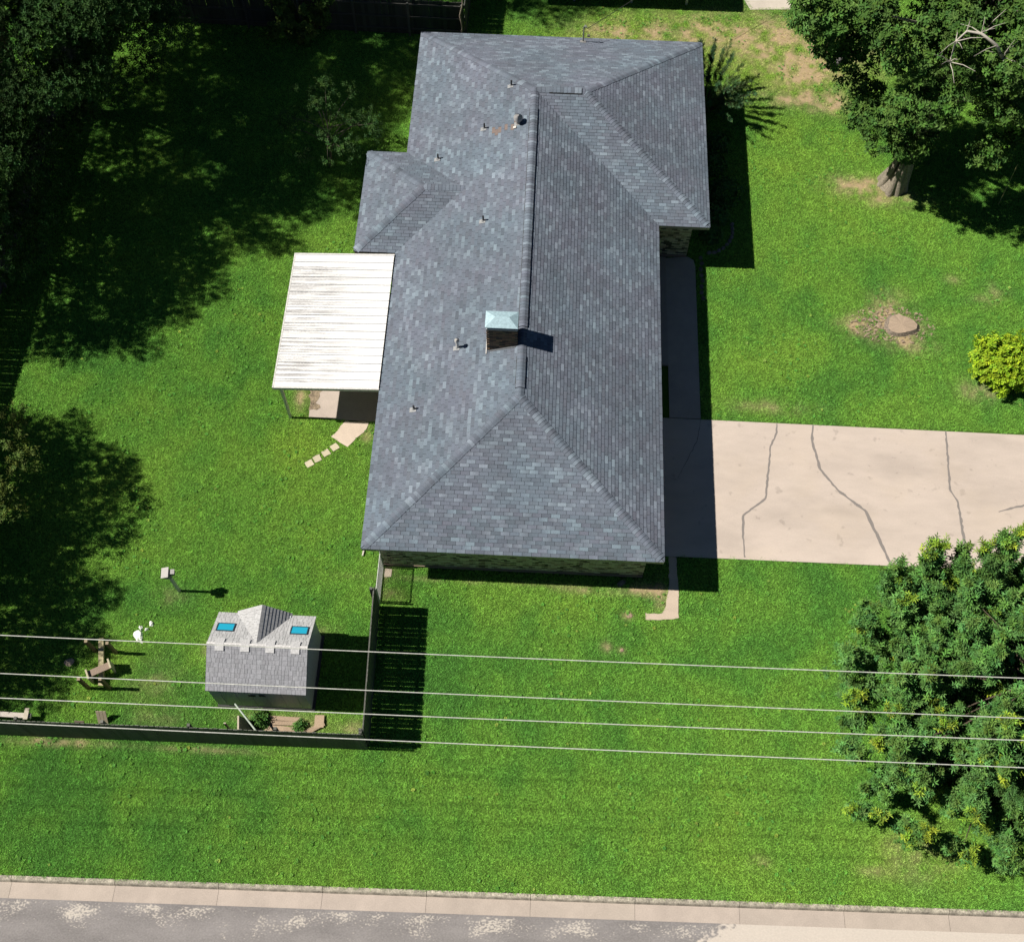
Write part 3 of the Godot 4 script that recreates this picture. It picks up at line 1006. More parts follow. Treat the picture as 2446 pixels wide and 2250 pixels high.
func chimney(hs: Node) -> void:
	var x0 := 3.7
	var x1 := 4.7
	var z0 := -7.5
	var z1 := -6.88
	var b := MB.new()
	b.box(Vector3((x0 + x1) / 2, 4.2, (z0 + z1) / 2), Vector3(x1 - x0, 1.6, z1 - z0), Color(0.17, 0.15, 0.13))
	var ch := put("chimney", b.mesh(), M.brick, hs)
	var tones := [Color(0.20, 0.125, 0.08), Color(0.15, 0.105, 0.075), Color(0.25, 0.16, 0.1), Color(0.09, 0.07, 0.055), Color(0.19, 0.15, 0.09), Color(0.055, 0.05, 0.045), Color(0.3, 0.2, 0.13)]
	var meshes := []
	for t in tones:
		var m := MB.new()
		m.box(Vector3.ZERO, Vector3(0.196, 0.06, 0.03), t)
		meshes.append(m.mesh())
	for side in 4:
		var row := 0
		var y := 3.72
		while y < 4.98:
			var along := x1 - x0 if side < 2 else z1 - z0
			var u := 0.1 if row % 2 == 0 else 0.2
			while u < along - 0.05:
				var at: Vector3
				var bs := Basis.IDENTITY
				if side < 2:
					at = Vector3(x0 + u, y, (z1 + 0.003) if side == 0 else (z0 - 0.003))
				else:
					at = Vector3((x0 - 0.003) if side == 2 else (x1 + 0.003), y, z0 + u)
					bs = Basis(Vector3.UP, PI / 2)
				at += Vector3(at.x - (x0 + x1) / 2, 0, at.z - (z0 + z1) / 2).normalized() * rng.randf_range(0.0, 0.004)
				var roof_here := H + T * minf(at.x, W - at.x)
				if y > roof_here + 0.02:
					put("brick", meshes[rng.randi() % meshes.size()], M.brick, ch, Transform3D(bs, at))
				u += 0.206
			y += 0.072
			row += 1
	# lead flashing down the west side
	var fl := MB.new()
	fl.box(Vector3(x0 - 0.03, H + T * (x0 - 0.03) + 0.03, (z0 + z1) / 2 + 0.05), Vector3(0.035, 0.03, z1 - z0 + 0.22), Color(0.62, 0.62, 0.62), Basis(Vector3(0, 0, 1), atan(T)))
	fl.box(Vector3(x0 + 0.5, H + T * 4.2 + 0.02, z1 + 0.05), Vector3(1.0, 0.01, 0.07), Color(0.09, 0.1, 0.12), Basis(Vector3(0, 0, 1), atan(T)))
	put("flashing", fl.mesh(), M.paint, ch)
	var cr := MB.new()
	cr.box(Vector3((x0 + x1) / 2, 5.02, (z0 + z1) / 2), Vector3(x1 - x0 + 0.05, 0.045, z1 - z0 + 0.05), Color(0.5, 0.56, 0.6))
	for sx in [x0 + 0.07, x1 - 0.07]:
		for sz in [z0 + 0.06, z1 - 0.06]:
			cr.box(Vector3(sx, 5.09, sz), Vector3(0.05, 0.12, 0.05), Color(0.6, 0.65, 0.68))
	cr.box(Vector3(x0 + 0.1, 5.085, z1 - 0.04), Vector3(0.14, 0.1, 0.03), Color(0.75, 0.75, 0.72))
	put("crown_plate", cr.mesh(), M.paint, ch)
	var cp := MB.new()
	var o := 0.06
	var a := Vector3(x0 - o, 5.15, z1 + o * 0.6)
	var c := Vector3(x1 + o * 0.4, 5.15, z1 + o * 0.6)
	var d := Vector3(x1 + o * 0.4, 5.15, z0 - o * 0.3)
	var e := Vector3(x0 - o, 5.15, z0 - o * 0.3)
	var p := Vector3(x0 + 0.26, 5.3, (z0 + z1) / 2)
	var q := Vector3(x1 - 0.28, 5.3, (z0 + z1) / 2)
	var col := Color(0.46, 0.66, 0.76)
	cp.quad(a, c, q, p, col, Vector3(0, 1, 1))
	cp.tri(c, d, q, col, Vector3(1, 1, 0))
	cp.quad(d, e, p, q, col, Vector3(0, 1, -1))
	cp.tri(e, a, p, col, Vector3(-1, 1, 0))
	for s in [[a, c, Vector3(0, 0, 1)], [c, d, Vector3(1, 0, 0)], [d, e, Vector3(0, 0, -1)], [e, a, Vector3(-1, 0, 0)]]:
		cp.quad(s[0], s[1], s[1] + Vector3(0, -0.03, 0), s[0] + Vector3(0, -0.03, 0), col, s[2])
	put("chimney_cap", cp.mesh(), M.paint, ch)


func neighbour() -> void:
	# the house behind: only its south eave throws a shadow into the picture
	var nb := thing("neighbouring_house", "neighbouring house behind the dry lawn, its straight eave shadow reaching into view", "house", Vector3(8, 0, -33))
	var b := MB.new()
	b.box(Vector3(0, 1.2, 0.4), Vector3(8.6, 2.4, 6.6), Color(0.45, 0.4, 0.34))
	put("wall", b.mesh(), M.paint, nb)
	var r := MB.new()
	var a := Vector3(-5.0, 2.45, 4.85)
	var c := Vector3(3.9, 2.45, 4.85)
	var d := Vector3(3.9, 2.45, -4.2)
	var e := Vector3(-5.0, 2.45, -4.2)
	var p := Vector3(-1.0, 4.1, 0.3)
	var q := Vector3(0.0, 4.1, 0.3)
	var col := Color(0.15, 0.14, 0.135)
	r.quad(a, c, q, p, col, Vector3(0, 1, 1))
	r.tri(c, d, q, col, Vector3(1, 1, 0))
	r.quad(d, e, p, q, col, Vector3(0, 1, -1))
	r.tri(e, a, p, col, Vector3(-1, 1, 0))
	r.quad(a, c, d, e, col, Vector3.DOWN)
	put("roof", r.mesh(), M.shingle, nb)
	for x in [-4.2, -1.6, 1.0, 3.5]:
		var m := MB.new()
		m.box(Vector3(x, 1.2, 4.45), Vector3(0.1, 2.4, 0.1), Color(0.7, 0.7, 0.68))
		put("post", m.mesh(), M.paint, nb)


func patio_cover() -> void:
	var pc := thing("patio_cover", "white ribbed metal patio cover streaked with grime against the back eave", "patio cover", Vector3(-3.7, 0, -6.0))
	# the grime lies in streaks along the pans, thicker towards the low end
	var wdt := 384
	var hgt := 768
	var f := FastNoiseLite.new()
	f.seed = 404
	f.frequency = 1.0
	var data := PackedByteArray()
	data.resize(wdt * hgt * 3)
	var k := 0
	for j in hgt:
		var v := float(j) / hgt
		var rowd := f.get_noise_2d(v * 38.0, 3.0)
		var fine := f.get_noise_2d(v * 130.0, 9.0)
		for i in wdt:
			var u := float(i) / wdt
			var along := f.get_noise_2d(u * 3.0 + 20.0, v * 40.0)
			var sp := f.get_noise_2d(u * 30.0, v * 160.0)
			var reach := clampf(1.2 - u * 1.3 + along * 0.35, 0.0, 1.0)
			if v < 0.09 or v > 0.97:
				reach *= 0.25
			var g := clampf((rowd * 0.8 + fine * 0.95 + along * 0.5 + sp * 0.4 + 0.2) * 1.6, 0.0, 1.0) * reach
			var c := Color(0.73, 0.745, 0.76).lerp(Color(0.33, 0.33, 0.335), g * 0.95)
			var s := c.linear_to_srgb()
			data[k] = int(s.r * 255.0); data[k + 1] = int(s.g * 255.0); data[k + 2] = int(s.b * 255.0)
			k += 3
	var m := StandardMaterial3D.new()
	m.albedo_texture = ImageTexture.create_from_image(Image.create_from_data(wdt, hgt, false, Image.FORMAT_RGB8, data))
	m.roughness = 0.5
	m.texture_repeat = false
	var x1 := 3.67
	var depth := 5.76
	var n := 17
	var pw := depth / n
	var y_at := func(x: float) -> float: return 2.27 + 0.045 * x
	for i in n:
		var z0 := -depth + i * pw
		var b := MB.new()
		b.use_uv = true
		# pan with an upturned rib on one side and a shallow groove
		var prof := [Vector2(0.0, 0.0), Vector2(0.004, 0.042), Vector2(0.03, 0.045), Vector2(0.036, 0.004), Vector2(pw * 0.36, 0.004), Vector2(pw * 0.38, 0.014), Vector2(pw * 0.42, 0.014), Vector2(pw * 0.44, 0.004), Vector2(pw * 0.7, 0.004), Vector2(pw * 0.72, 0.014), Vector2(pw * 0.76, 0.014), Vector2(pw * 0.78, 0.004), Vector2(pw, 0.002)]
		for q in prof.size() - 1:
			var a: Vector2 = prof[q]
			var c: Vector2 = prof[q + 1]
			var p := [Vector3(0, y_at.call(0.0) + a.y, z0 + a.x), Vector3(x1, y_at.call(x1) + a.y, z0 + a.x), Vector3(x1, y_at.call(x1) + c.y, z0 + c.x), Vector3(0, y_at.call(0.0) + c.y, z0 + c.x)]
			var out := Vector3(0, c.x - a.x, a.y - c.y)
			for t in [[0, 1, 2], [0, 2, 3]]:
				var nn: Vector3 = (p[t[2]] - p[t[0]]).cross(p[t[1]] - p[t[0]])
				var o: Array = t if nn.dot(out) > 0.0 else [t[0], t[2], t[1]]
				for w in o:
					b.v.append(p[w])
					b.n.append(out.normalized())
					b.c.append(Color.WHITE)
					b.u.append(Vector2(p[w].x / x1, (p[w].z + depth) / depth))
		put("roof_panel", b.mesh(), m, pc)
	var fr := MB.new()
	var wh := Color(0.8, 0.8, 0.79)
	fr.box(Vector3(x1 / 2, 2.285, 0.03), Vector3(x1 + 0.04, 0.14, 0.05), wh, Basis(Vector3(0, 0, 1), 0.045))
	fr.box(Vector3(x1 / 2, 2.285, -depth - 0.03), Vector3(x1 + 0.04, 0.14, 0.05), wh, Basis(Vector3(0, 0, 1), 0.045))
	fr.box(Vector3(-0.03, 2.215, -depth / 2), Vector3(0.05, 0.13, depth + 0.1), wh)
	put("edge_trim", fr.mesh(), M.paint, pc)
	var bm := MB.new()
	bm.box(Vector3(0.2, 2.1, -depth / 2), Vector3(0.09, 0.16, depth - 0.1), wh)
	put("beam", bm.mesh(), M.paint, pc)
	for z in [-0.08, -depth + 0.08]:
		var ps := MB.new()
		ps.box(Vector3(0.2, 1.01, z), Vector3(0.09, 2.02, 0.09), wh)
		put("post", ps.mesh(), M.paint, pc)


# ---------------------------------------------------------------- fences
func fence(called: String, label: String, a: Vector2, b: Vector2, out_side: float, hgt: float, tone: Color, posts_out := false) -> void:
	# pickets on the side out_side (+1 is to the right of a -> b), rails and posts on the other
	var len := a.distance_to(b)
	var turn := -atan2(b.y - a.y, b.x - a.x)
	var fn := thing(called, label, "fence", Vector3(a.x, 0, a.y), turn, "wooden fences round the back yard")
	var kinds := []
	for i in 7:
		var m := MB.new()
		var c := tone * rng.randf_range(0.7, 1.3)
		c = c.lerp(Color(0.07, 0.1, 0.05), rng.randf() * 0.3)
		var h := hgt + rng.randf_range(-0.025, 0.025)
		var p := [Vector2(-0.0741, 0.02), Vector2(0.0741, 0.02), Vector2(0.0741, h - 0.03), Vector2(0.045, h), Vector2(-0.045, h), Vector2(-0.0741, h - 0.03)]
		for z in [-0.009, 0.009]:
			for k in range(1, 5):
				m.tri(Vector3(p[0].x, p[0].y, z), Vector3(p[k].x, p[k].y, z), Vector3(p[k + 1].x, p[k + 1].y, z), c, Vector3(0, 0, z))
		for k in 6:
			var q: Vector2 = p[k]
			var r: Vector2 = p[(k + 1) % 6]
			var top := k >= 2 and k <= 4
			m.quad(Vector3(q.x, q.y, -0.009), Vector3(r.x, r.y, -0.009), Vector3(r.x, r.y, 0.009), Vector3(q.x, q.y, 0.009), c * (1.6 if top else 1.0), Vector3(q.x + r.x, 0.4 if top else 0.0, 0))  # sunlight painted into the brighter colour of the picket's top edges
		kinds.append(m.mesh())
	var n := int(len / 0.149)
	for i in n:
		var x := (i + 0.5) * len / n
		put("picket", kinds[rng.randi() % 7], M.timber, fn, Transform3D(Basis(Vector3.UP, rng.randf_range(-0.03, 0.03)).rotated(Vector3(0, 0, 1), rng.randf_range(-0.008, 0.008)), Vector3(x, rng.randf_range(-0.02, 0.01), 0.03 * out_side + rng.randf_range(-0.003, 0.003))))
	for y in [0.3, 0.95, 1.6]:
		var m := MB.new()
		m.box(Vector3(len / 2, y, -0.005 * out_side), Vector3(len, 0.085, 0.04), tone * 1.25)
		put("rail", m.mesh(), M.timber, fn)
	var np := maxi(2, int(len / 2.4) + 1)
	for i in np:
		var m := MB.new()
		var x := clampf(len * i / (np - 1), 0.06, len - 0.06)
		m.box(Vector3(x, (hgt - 0.08) / 2, -0.075 * out_side), Vector3(0.09, hgt - 0.08, 0.09), tone * (1.9 if rng.randf() < 0.35 else 1.3))
		put("post", m.mesh(), M.timber, fn)


func fences() -> void:
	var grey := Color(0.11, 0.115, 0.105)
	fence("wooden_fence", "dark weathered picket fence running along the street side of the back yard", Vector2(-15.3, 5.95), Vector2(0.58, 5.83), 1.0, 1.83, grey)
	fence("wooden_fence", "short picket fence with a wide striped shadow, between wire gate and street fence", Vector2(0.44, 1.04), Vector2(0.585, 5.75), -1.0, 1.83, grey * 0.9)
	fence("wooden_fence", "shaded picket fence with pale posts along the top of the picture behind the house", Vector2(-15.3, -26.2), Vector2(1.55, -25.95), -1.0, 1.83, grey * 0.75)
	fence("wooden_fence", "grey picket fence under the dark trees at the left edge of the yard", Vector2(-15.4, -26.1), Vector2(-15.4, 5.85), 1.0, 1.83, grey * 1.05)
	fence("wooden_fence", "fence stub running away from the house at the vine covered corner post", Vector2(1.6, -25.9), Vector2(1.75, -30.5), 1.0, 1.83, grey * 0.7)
	# chain link gate between the brick wall and the picket fence
	var g := thing("wire_gate", "galvanised chain link gate panel between the brick end wall and the short picket fence", "gate", Vector3(0.46, 0, -0.36))
	var hh := 1.16
	var len := 1.26
	var zinc := Color(0.55, 0.58, 0.56)
	var f := MB.new()
	for y in [0.06, hh]:
		f.tube([Vector3(0, y, 0), Vector3(0, y, len)], [0.021, 0.021], 8, zinc)
	for z in [0.02, len - 0.02]:
		f.tube([Vector3(0, 0.06, z), Vector3(0, hh, z)], [0.021, 0.021], 8, zinc)
	put("frame", f.mesh(), M.paint, g)
	for z in [-0.04, len + 0.04]:
		var p := MB.new()
		p.tube([Vector3(0, 0, z), Vector3(0, hh + 0.1, z), Vector3(0, hh + 0.14, z)], [0.03, 0.03, 0.008], 8, zinc)
		put("post", p.mesh(), M.paint, g)
	var w := MB.new()
	var st := 0.052
	var y0 := 0.06
	for s in [1.0, -1.0]:
		var k := -hh
		while k < len + hh:
			# the line z = k + s*(y - y0), cut to the frame
			var pts := []
			for y in [y0, hh]:
				pts.append(Vector2(k + (y - y0) * s + (0.0 if s > 0.0 else hh * 0.0), y))
			var a: Vector2 = pts[0]
			var b: Vector2 = pts[1]
			var ta := 0.0
			var tb := 1.0
			var dz := b.x - a.x
			var t0 := (0.0 - a.x) / dz
			var t1 := (len - a.x) / dz
			ta = maxf(ta, minf(t0, t1))
			tb = minf(tb, maxf(t0, t1))
			if tb - ta > 0.02:
				var p := a.lerp(b, ta)
				var q := a.lerp(b, tb)
				w.tube([Vector3(0.004 * s, p.y, p.x), Vector3(0.004 * s, q.y, q.x)], [0.0035, 0.0035], 4, zinc * 0.9, false)
			k += st
	put("chain_mesh", w.mesh(), M.paint, g)


# ---------------------------------------------------------------- shed
func shed() -> void:
	var x0 := -4.33
	var x1 := -1.33
	var z0 := 2.24
	var z1 := 4.68
	var zr := 3.42
	var ey := 1.72
	var ry := 2.46
	var sh := thing("garden_shed", "grey garden shed with two teal skylights and a peaked gable, in the fenced corner", "shed", Vector3.ZERO)
	var wc := Color(0.57, 0.63, 0.70)
	var dark := Color(0.13, 0.135, 0.145)
	for s in [[x0, z1 - 0.06, x1, z1], [x0, z0, x1, z0 + 0.06], [x0, z0 + 0.06, x0 + 0.06, z1 - 0.06], [x1 - 0.06, z0 + 0.06, x1, z1 - 0.06]]:
		var b := MB.new()
		b.box(Vector3((s[0] + s[2]) / 2, 0.87, (s[1] + s[3]) / 2), Vector3(s[2] - s[0], 1.74, s[3] - s[1]), wc)
		if s[2] - s[0] > 1.0:
			var k := 0
			var x: float = s[0] + 0.3
			while x < s[2] - 0.1:
				b.box(Vector3(x, 0.9, s[3] + 0.006 if s[3] > 4.0 else s[1] - 0.006), Vector3(0.05, 1.5, 0.014), wc * 0.92)
				x += 0.48
		else:
			# gable up to the ridge
			for sx in [s[0], s[2]]:
				b.tri(Vector3(sx, 1.74, z0), Vector3(sx, 1.74, z1), Vector3(sx, ry - 0.02, zr), wc, Vector3(sx - (s[0] + s[2]) / 2, 0, 0))
		put("wall", b.mesh(), M.plastic, sh)
	for v in [-0.12, 0.12]:
		var b := MB.new()
		b.box(Vector3(-2.85 + v * 1.4, 1.38 + (0.05 if v > 0 else 0.0), z1 + 0.012), Vector3(0.22, 0.05, 0.02), Color(0.03, 0.035, 0.045))
		b.box(Vector3(-2.85 + v * 1.4, 1.29 + (0.05 if v > 0 else 0.0), z1 + 0.012), Vector3(0.22, 0.03, 0.02), Color(0.03, 0.035, 0.045))
		put("vent", b.mesh(), M.plastic, sh)
	var fl := MB.new()
	fl.box(Vector3((x0 + x1) / 2 + 0.03, 0.04, (z0 + z1) / 2), Vector3(x1 - x0 + 0.12, 0.09, z1 - z0 + 0.08), Color(0.05, 0.05, 0.055))
	put("floor_rim", fl.mesh(), M.plastic, sh)
	# moulded roof panels, four to a slope, each with its courses of moulded shingles
	var rx0 := x0 - 0.06
	var rx1 := x1 + 0.06
	var pw := (rx1 - rx0) / 4.0
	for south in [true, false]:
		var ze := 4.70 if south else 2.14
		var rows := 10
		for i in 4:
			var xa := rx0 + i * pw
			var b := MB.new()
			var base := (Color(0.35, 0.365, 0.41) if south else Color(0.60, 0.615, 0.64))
			var len := Vector2(ze - zr, ey - ry).length()
			var nrm := Vector3(0, absf(ze - zr), (ry - ey) * (1.0 if south else -1.0)).normalized()
			for r in rows:
				var x := xa
				while x < xa + pw - 0.02:
					var wd := [0.09, 0.13, 0.17, 0.11][rng.randi() % 4] as float
					var xe := minf(x + wd, xa + pw)
					if xa + pw - xe < 0.05:
						xe = xa + pw
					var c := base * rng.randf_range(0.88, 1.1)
					var t0 := float(r) / rows
					var t1 := float(r + 1) / rows
					var p0 := Vector3(0, lerpf(ry, ey, t0), lerpf(zr, ze, t0))
					var p1 := Vector3(0, lerpf(ry, ey, t1), lerpf(zr, ze, t1))
					var up0 := nrm * 0.004
					var up1 := nrm * 0.012
					var g := 0.004
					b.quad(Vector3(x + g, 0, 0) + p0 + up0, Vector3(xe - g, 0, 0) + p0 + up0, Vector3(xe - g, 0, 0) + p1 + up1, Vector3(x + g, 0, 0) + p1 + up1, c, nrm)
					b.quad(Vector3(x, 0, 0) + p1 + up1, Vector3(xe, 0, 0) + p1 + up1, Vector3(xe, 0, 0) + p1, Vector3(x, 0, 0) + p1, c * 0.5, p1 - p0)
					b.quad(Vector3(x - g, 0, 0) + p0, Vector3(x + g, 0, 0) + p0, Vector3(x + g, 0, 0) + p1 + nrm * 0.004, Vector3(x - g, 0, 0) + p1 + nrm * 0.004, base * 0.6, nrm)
					x = xe
			# the thickness at the eave and the underside
			var a := Vector3(xa, ry - 0.03, zr)
			var c2 := Vector3(xa + pw, ry - 0.03, zr)
			var d := Vector3(xa + pw, ey - 0.03, ze)
			var e := Vector3(xa, ey - 0.03, ze)
			b.quad(a, c2, d, e, dark, -nrm)
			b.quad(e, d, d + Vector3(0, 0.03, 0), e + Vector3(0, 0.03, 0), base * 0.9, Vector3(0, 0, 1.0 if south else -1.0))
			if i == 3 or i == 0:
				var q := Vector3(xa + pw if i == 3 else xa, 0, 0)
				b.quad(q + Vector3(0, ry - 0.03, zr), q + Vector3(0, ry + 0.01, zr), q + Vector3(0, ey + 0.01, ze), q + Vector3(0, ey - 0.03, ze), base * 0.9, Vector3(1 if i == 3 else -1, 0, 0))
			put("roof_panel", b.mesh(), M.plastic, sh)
	var rc := MB.new()
	rc.box(Vector3((rx0 + rx1) / 2, ry + 0.015, zr), Vector3(rx1 - rx0, 0.025, 0.07), Color(0.72, 0.72, 0.73))
	put("ridge_strip", rc.mesh(), M.plastic, sh)
	for x in [0.127, 0.38, 0.628, 0.878]:
		var b := MB.new()
		var xm := lerpf(rx0, rx1, x)
		for k in [1.0, -1.0]:
			b.box(Vector3(xm, ry - 0.028, zr + k * 0.1), Vector3(0.27, 0.03, 0.22), Color(0.7, 0.71, 0.74), Basis(Vector3(1, 0, 0), k * 0.53))
		put("ridge_clip", b.mesh(), M.plastic, sh)
	# skylights
	for x in [[-4.25, -3.72], [-1.93, -1.41]]:
		var b := MB.new()
		var ang := -0.524
		var bs := Basis(Vector3(1, 0, 0), ang)
		var zc := 2.76
		var yc := ry - (zr - zc) * (ry - ey) / (zr - 2.14)
		var ctr := Vector3((x[0] + x[1]) / 2, yc + 0.02, zc)
		var fm := MB.new()
		var hw: float = (x[1] - x[0]) / 2
		for k in [-1.0, 1.0]:
			fm.box(ctr + bs * Vector3(hw * k, 0.006, 0), Vector3(0.03, 0.03, 0.37), Color(0.05, 0.09, 0.12), bs)
			fm.box(ctr + bs * Vector3(0, 0.006, 0.17 * k), Vector3(hw * 2 - 0.03, 0.03, 0.03), Color(0.05, 0.09, 0.12), bs)
		var sky := put("skylight", fm.mesh(), M.plastic, sh)
		b.box(ctr, Vector3(hw * 2 - 0.02, 0.02, 0.33), Color.WHITE, bs)
		put("pane", b.mesh(), M.glass, sky)
	# the peaked gable over the doors, on the far side
	var gx := -2.87
	var gy := 2.42
	var gw := -3.77
	var ge := -2.04
	var gz := 2.08
	var gb := 1.74
	for side in [-1.0, 1.0]:
		var b := MB.new()
		var ex: float = gw if side < 0 else ge
		var n := 9
		var nrm := Vector3(gy - gb, absf(ex - gx), 0) * Vector3(side, 1, 1)
		nrm = nrm.normalized()
		for r in n:
			var t0 := float(r) / n
			var t1 := float(r + 1) / n
			var xa := lerpf(gx, ex, t0)
			var xb := lerpf(gx, ex, t1)
			var ya := lerpf(gy, gb, t0)
			var yb := lerpf(gy, gb, t1)
			var z := gz + t0 * 0.0
			var zend := zr - 0.02
			while z < zend - 0.01:
				var zz := minf(z + ([0.1, 0.15, 0.19][rng.randi() % 3] as float), zend)
				var c := Color(0.50, 0.515, 0.54) * rng.randf_range(0.92, 1.06)
				b.quad(Vector3(xa, ya, z) + nrm * 0.004, Vector3(xa, ya, zz - 0.006) + nrm * 0.004, Vector3(xb, yb, zz - 0.006) + nrm * 0.016, Vector3(xb, yb, z) + nrm * 0.016, c, nrm)
				b.quad(Vector3(xb, yb, z) + nrm * 0.016, Vector3(xb, yb, zz) + nrm * 0.016, Vector3(xb, yb, zz) - nrm * 0.002, Vector3(xb, yb, z) - nrm * 0.002, c * 0.5, Vector3(side, -0.5, 0))
				z = zz
		b.quad(Vector3(gx, gy - 0.03, gz), Vector3(ex, gb - 0.03, gz), Vector3(ex, gb - 0.03, zr - 0.1), Vector3(gx, gy - 0.03, zr - 0.1), dark, -nrm)
		b.quad(Vector3(gx, gy - 0.03, gz), Vector3(ex, gb - 0.03, gz), Vector3(ex, gb + 0.01, gz), Vector3(gx, gy + 0.01, gz), Color(0.5, 0.5, 0.51), Vector3(0, 0, -1))
		put("gable_roof", b.mesh(), M.plastic, sh)
	var gf := MB.new()
	gf.tri(Vector3(gw + 0.05, gb - 0.02, z0 - 0.1), Vector3(ge - 0.05, gb - 0.02, z0 - 0.1), Vector3(gx, gy - 0.05, z0 - 0.1), wc, Vector3(0, 0, -1))
	put("gable", gf.mesh(), M.plastic, sh)
	for k in [-1.0, 1.0]:
		var d := MB.new()
		d.box(Vector3(gx + k * 0.41, 0.95, z0 - 0.03), Vector3(0.8, 1.7, 0.05), wc * 1.15)
		put("door", d.mesh(), M.plastic, sh)


# ---------------------------------------------------------------- small things in the yard
func plank(called: String, label: String, category: String, at: Vector3, size: Vector3, turn: float, col: Color, tilt := 0.0, group := "", roll := 0.0) -> void:
	var b := MB.new()
	b.box(Vector3.ZERO, size, col)
	var o := put(called, b.mesh(), M.timber, self, Transform3D(Basis(Vector3.UP, turn) * Basis(Vector3(0, 0, 1), tilt) * Basis(Vector3(1, 0, 0), roll), at))
	tag(o, label, category, group)


func yard_things() -> void:
	# bird house on its post
	var bh := thing("bird_house", "grey bird house on a pale post standing alone in the back lawn", "bird house", Vector3(-6.33, 0, 0.83), 0.12)
	var p := MB.new()
	p.box(Vector3(0, 0.72, 0), Vector3(0.085, 1.44, 0.085), Color(0.68, 0.7, 0.64))
	put("post", p.mesh(), M.timber, bh)
	var bx := MB.new()
	bx.box(Vector3(-0.02, 1.45, 0.0), Vector3(0.2, 0.26, 0.22), Color(0.24, 0.25, 0.27))
	bx.box(Vector3(0.15, 1.5, -0.02), Vector3(0.13, 0.12, 0.13), Color(0.2, 0.21, 0.23))
	put("box", bx.mesh(), M.timber, bh)
	var rf := MB.new()
	rf.box(Vector3(-0.07, 1.61, 0.0), Vector3(0.25, 0.025, 0.36), Color(0.55, 0.54, 0.53), Basis(Vector3(0, 0, 1), 0.25))
	rf.box(Vector3(0.16, 1.585, -0.03), Vector3(0.13, 0.02, 0.17), Color(0.5, 0.5, 0.49), Basis(Vector3(0, 0, 1), -0.1))
	put("roof", rf.mesh(), M.timber, bh)

	# four posts of a dismantled frame, a plank between them and a low bench
	var wood := Color(0.2, 0.15, 0.085)
	var posts := [[-8.69, 3.07, "far left, in the pair nearer the white scraps"], [-8.0, 3.1, "far right, in the pair nearer the white scraps"], [-8.65, 4.32, "near left, in the pair nearer the street fence"], [-7.97, 4.29, "near right, in the pair nearer the street fence"]]
	for q in posts:
		var b := MB.new()
		b.box(Vector3(0, 0.5, 0), Vector3(0.1, 1.0, 0.1), wood)
		b.box(Vector3(0, 1.012, 0), Vector3(0.098, 0.02, 0.098), Color(0.36, 0.3, 0.2))
		var o := put("wooden_post", b.mesh(), M.timber, self, Transform3D(Basis(Vector3.UP, 0.1), Vector3(q[0], 0, q[1])))
		tag(o, "brown wooden post by the lawn bench, " + q[2], "post", "bare posts round the lawn bench")
	var pb := MB.new()
	pb.box(Vector3(0, 0.16, 0), Vector3(0.17, 0.08, 1.6), Color(0.56, 0.51, 0.31))
	for k in 5:
		pb.box(Vector3(0, 0.203, -0.66 + k * 0.33), Vector3(0.16, 0.01, 0.318), Color(0.55, 0.5, 0.3) * rng.randf_range(0.85, 1.15))
	pb.box(Vector3(0, 0.06, -0.6), Vector3(0.14, 0.12, 0.1), wood)
	pb.box(Vector3(0, 0.06, 0.6), Vector3(0.14, 0.12, 0.1), wood)
	var pl := put("plank_beam", pb.mesh(), M.timber, self, Transform3D(Basis(Vector3.UP, 0.21), Vector3(-8.37, 0, 3.48)))
	tag(pl, "long pale timber lying between the four posts on the lawn", "timber")
	var be := thing("lawn_bench", "low weathered bench set askew across the pale timber between the posts", "bench", Vector3(-8.27, 0, 3.83), 0.5)
	var s := MB.new()
	s.box(Vector3(0, 0.47, 0), Vector3(0.66, 0.05, 0.23), Color(0.33, 0.255, 0.2))
	put("seat", s.mesh(), M.timber, be)
	for k in [-1.0, 1.0]:
		var l := MB.new()
		l.box(Vector3(0.37 * k, 0.3, -0.02 * k), Vector3(0.055, 0.58, 0.34), Color(0.58, 0.53, 0.38))
		put("leg", l.mesh(), M.timber, be)
	# white scraps on the grass
	var k := 0
	for q in [[-7.38, 2.5, 0.15, 0.22, "largest white crumpled scrap lying on the back lawn"], [-7.37, 2.2, 0.06, 0.1, "narrow white scrap just above the largest crumpled one"], [-7.16, 2.25, 0.07, 0.05, "small white scrap in the middle of the trail of litter"], [-7.05, 2.05, 0.07, 0.09, "white scrap at the far end of the trail of litter"]]:
		var b := lump(q[2], 0.08, q[3], Color(0.78, 0.79, 0.78), 90 + k, 4, 11, 0.4)
		tag(put("paper_scrap", b.mesh(), M.plain, self, Transform3D(Basis(Vector3.UP, 0.4), Vector3(q[0], 0.0, q[1]))), q[4], "litter")
		k += 1
	# timbers and boards along the inside of the street fence
	plank("timber", "long white weathered timber lying inside the street fence at the left edge", "timber", Vector3(-11.45, 0.33, 5.38), Vector3(2.6, 0.1, 0.16), -0.015, Color(0.62, 0.58, 0.53))
	plank("cross_board", "short pale board set crosswise over the end of the white timber", "board", Vector3(-10.28, 0.42, 5.35), Vector3(0.14, 0.04, 0.36), 0.03, Color(0.6, 0.55, 0.46))
	for i in 3:
		plank("short_board", ["left", "middle", "right"][i] + " board of the small grey bundle propped inside the street fence", "board", Vector3(-8.05 + i * 0.11, 0.22, 5.3), Vector3(0.095, 0.5, 0.03), 0.1, Color(0.42, 0.37, 0.28), 0.0, "grey bundle by the fence", -0.6)
	plank("short_board", "dark short board leaning on the fence left of the small grey bundle", "board", Vector3(-8.6, 0.2, 5.55), Vector3(0.3, 0.3, 0.03), 0.0, Color(0.2, 0.17, 0.13), 0.0, "", -0.5)
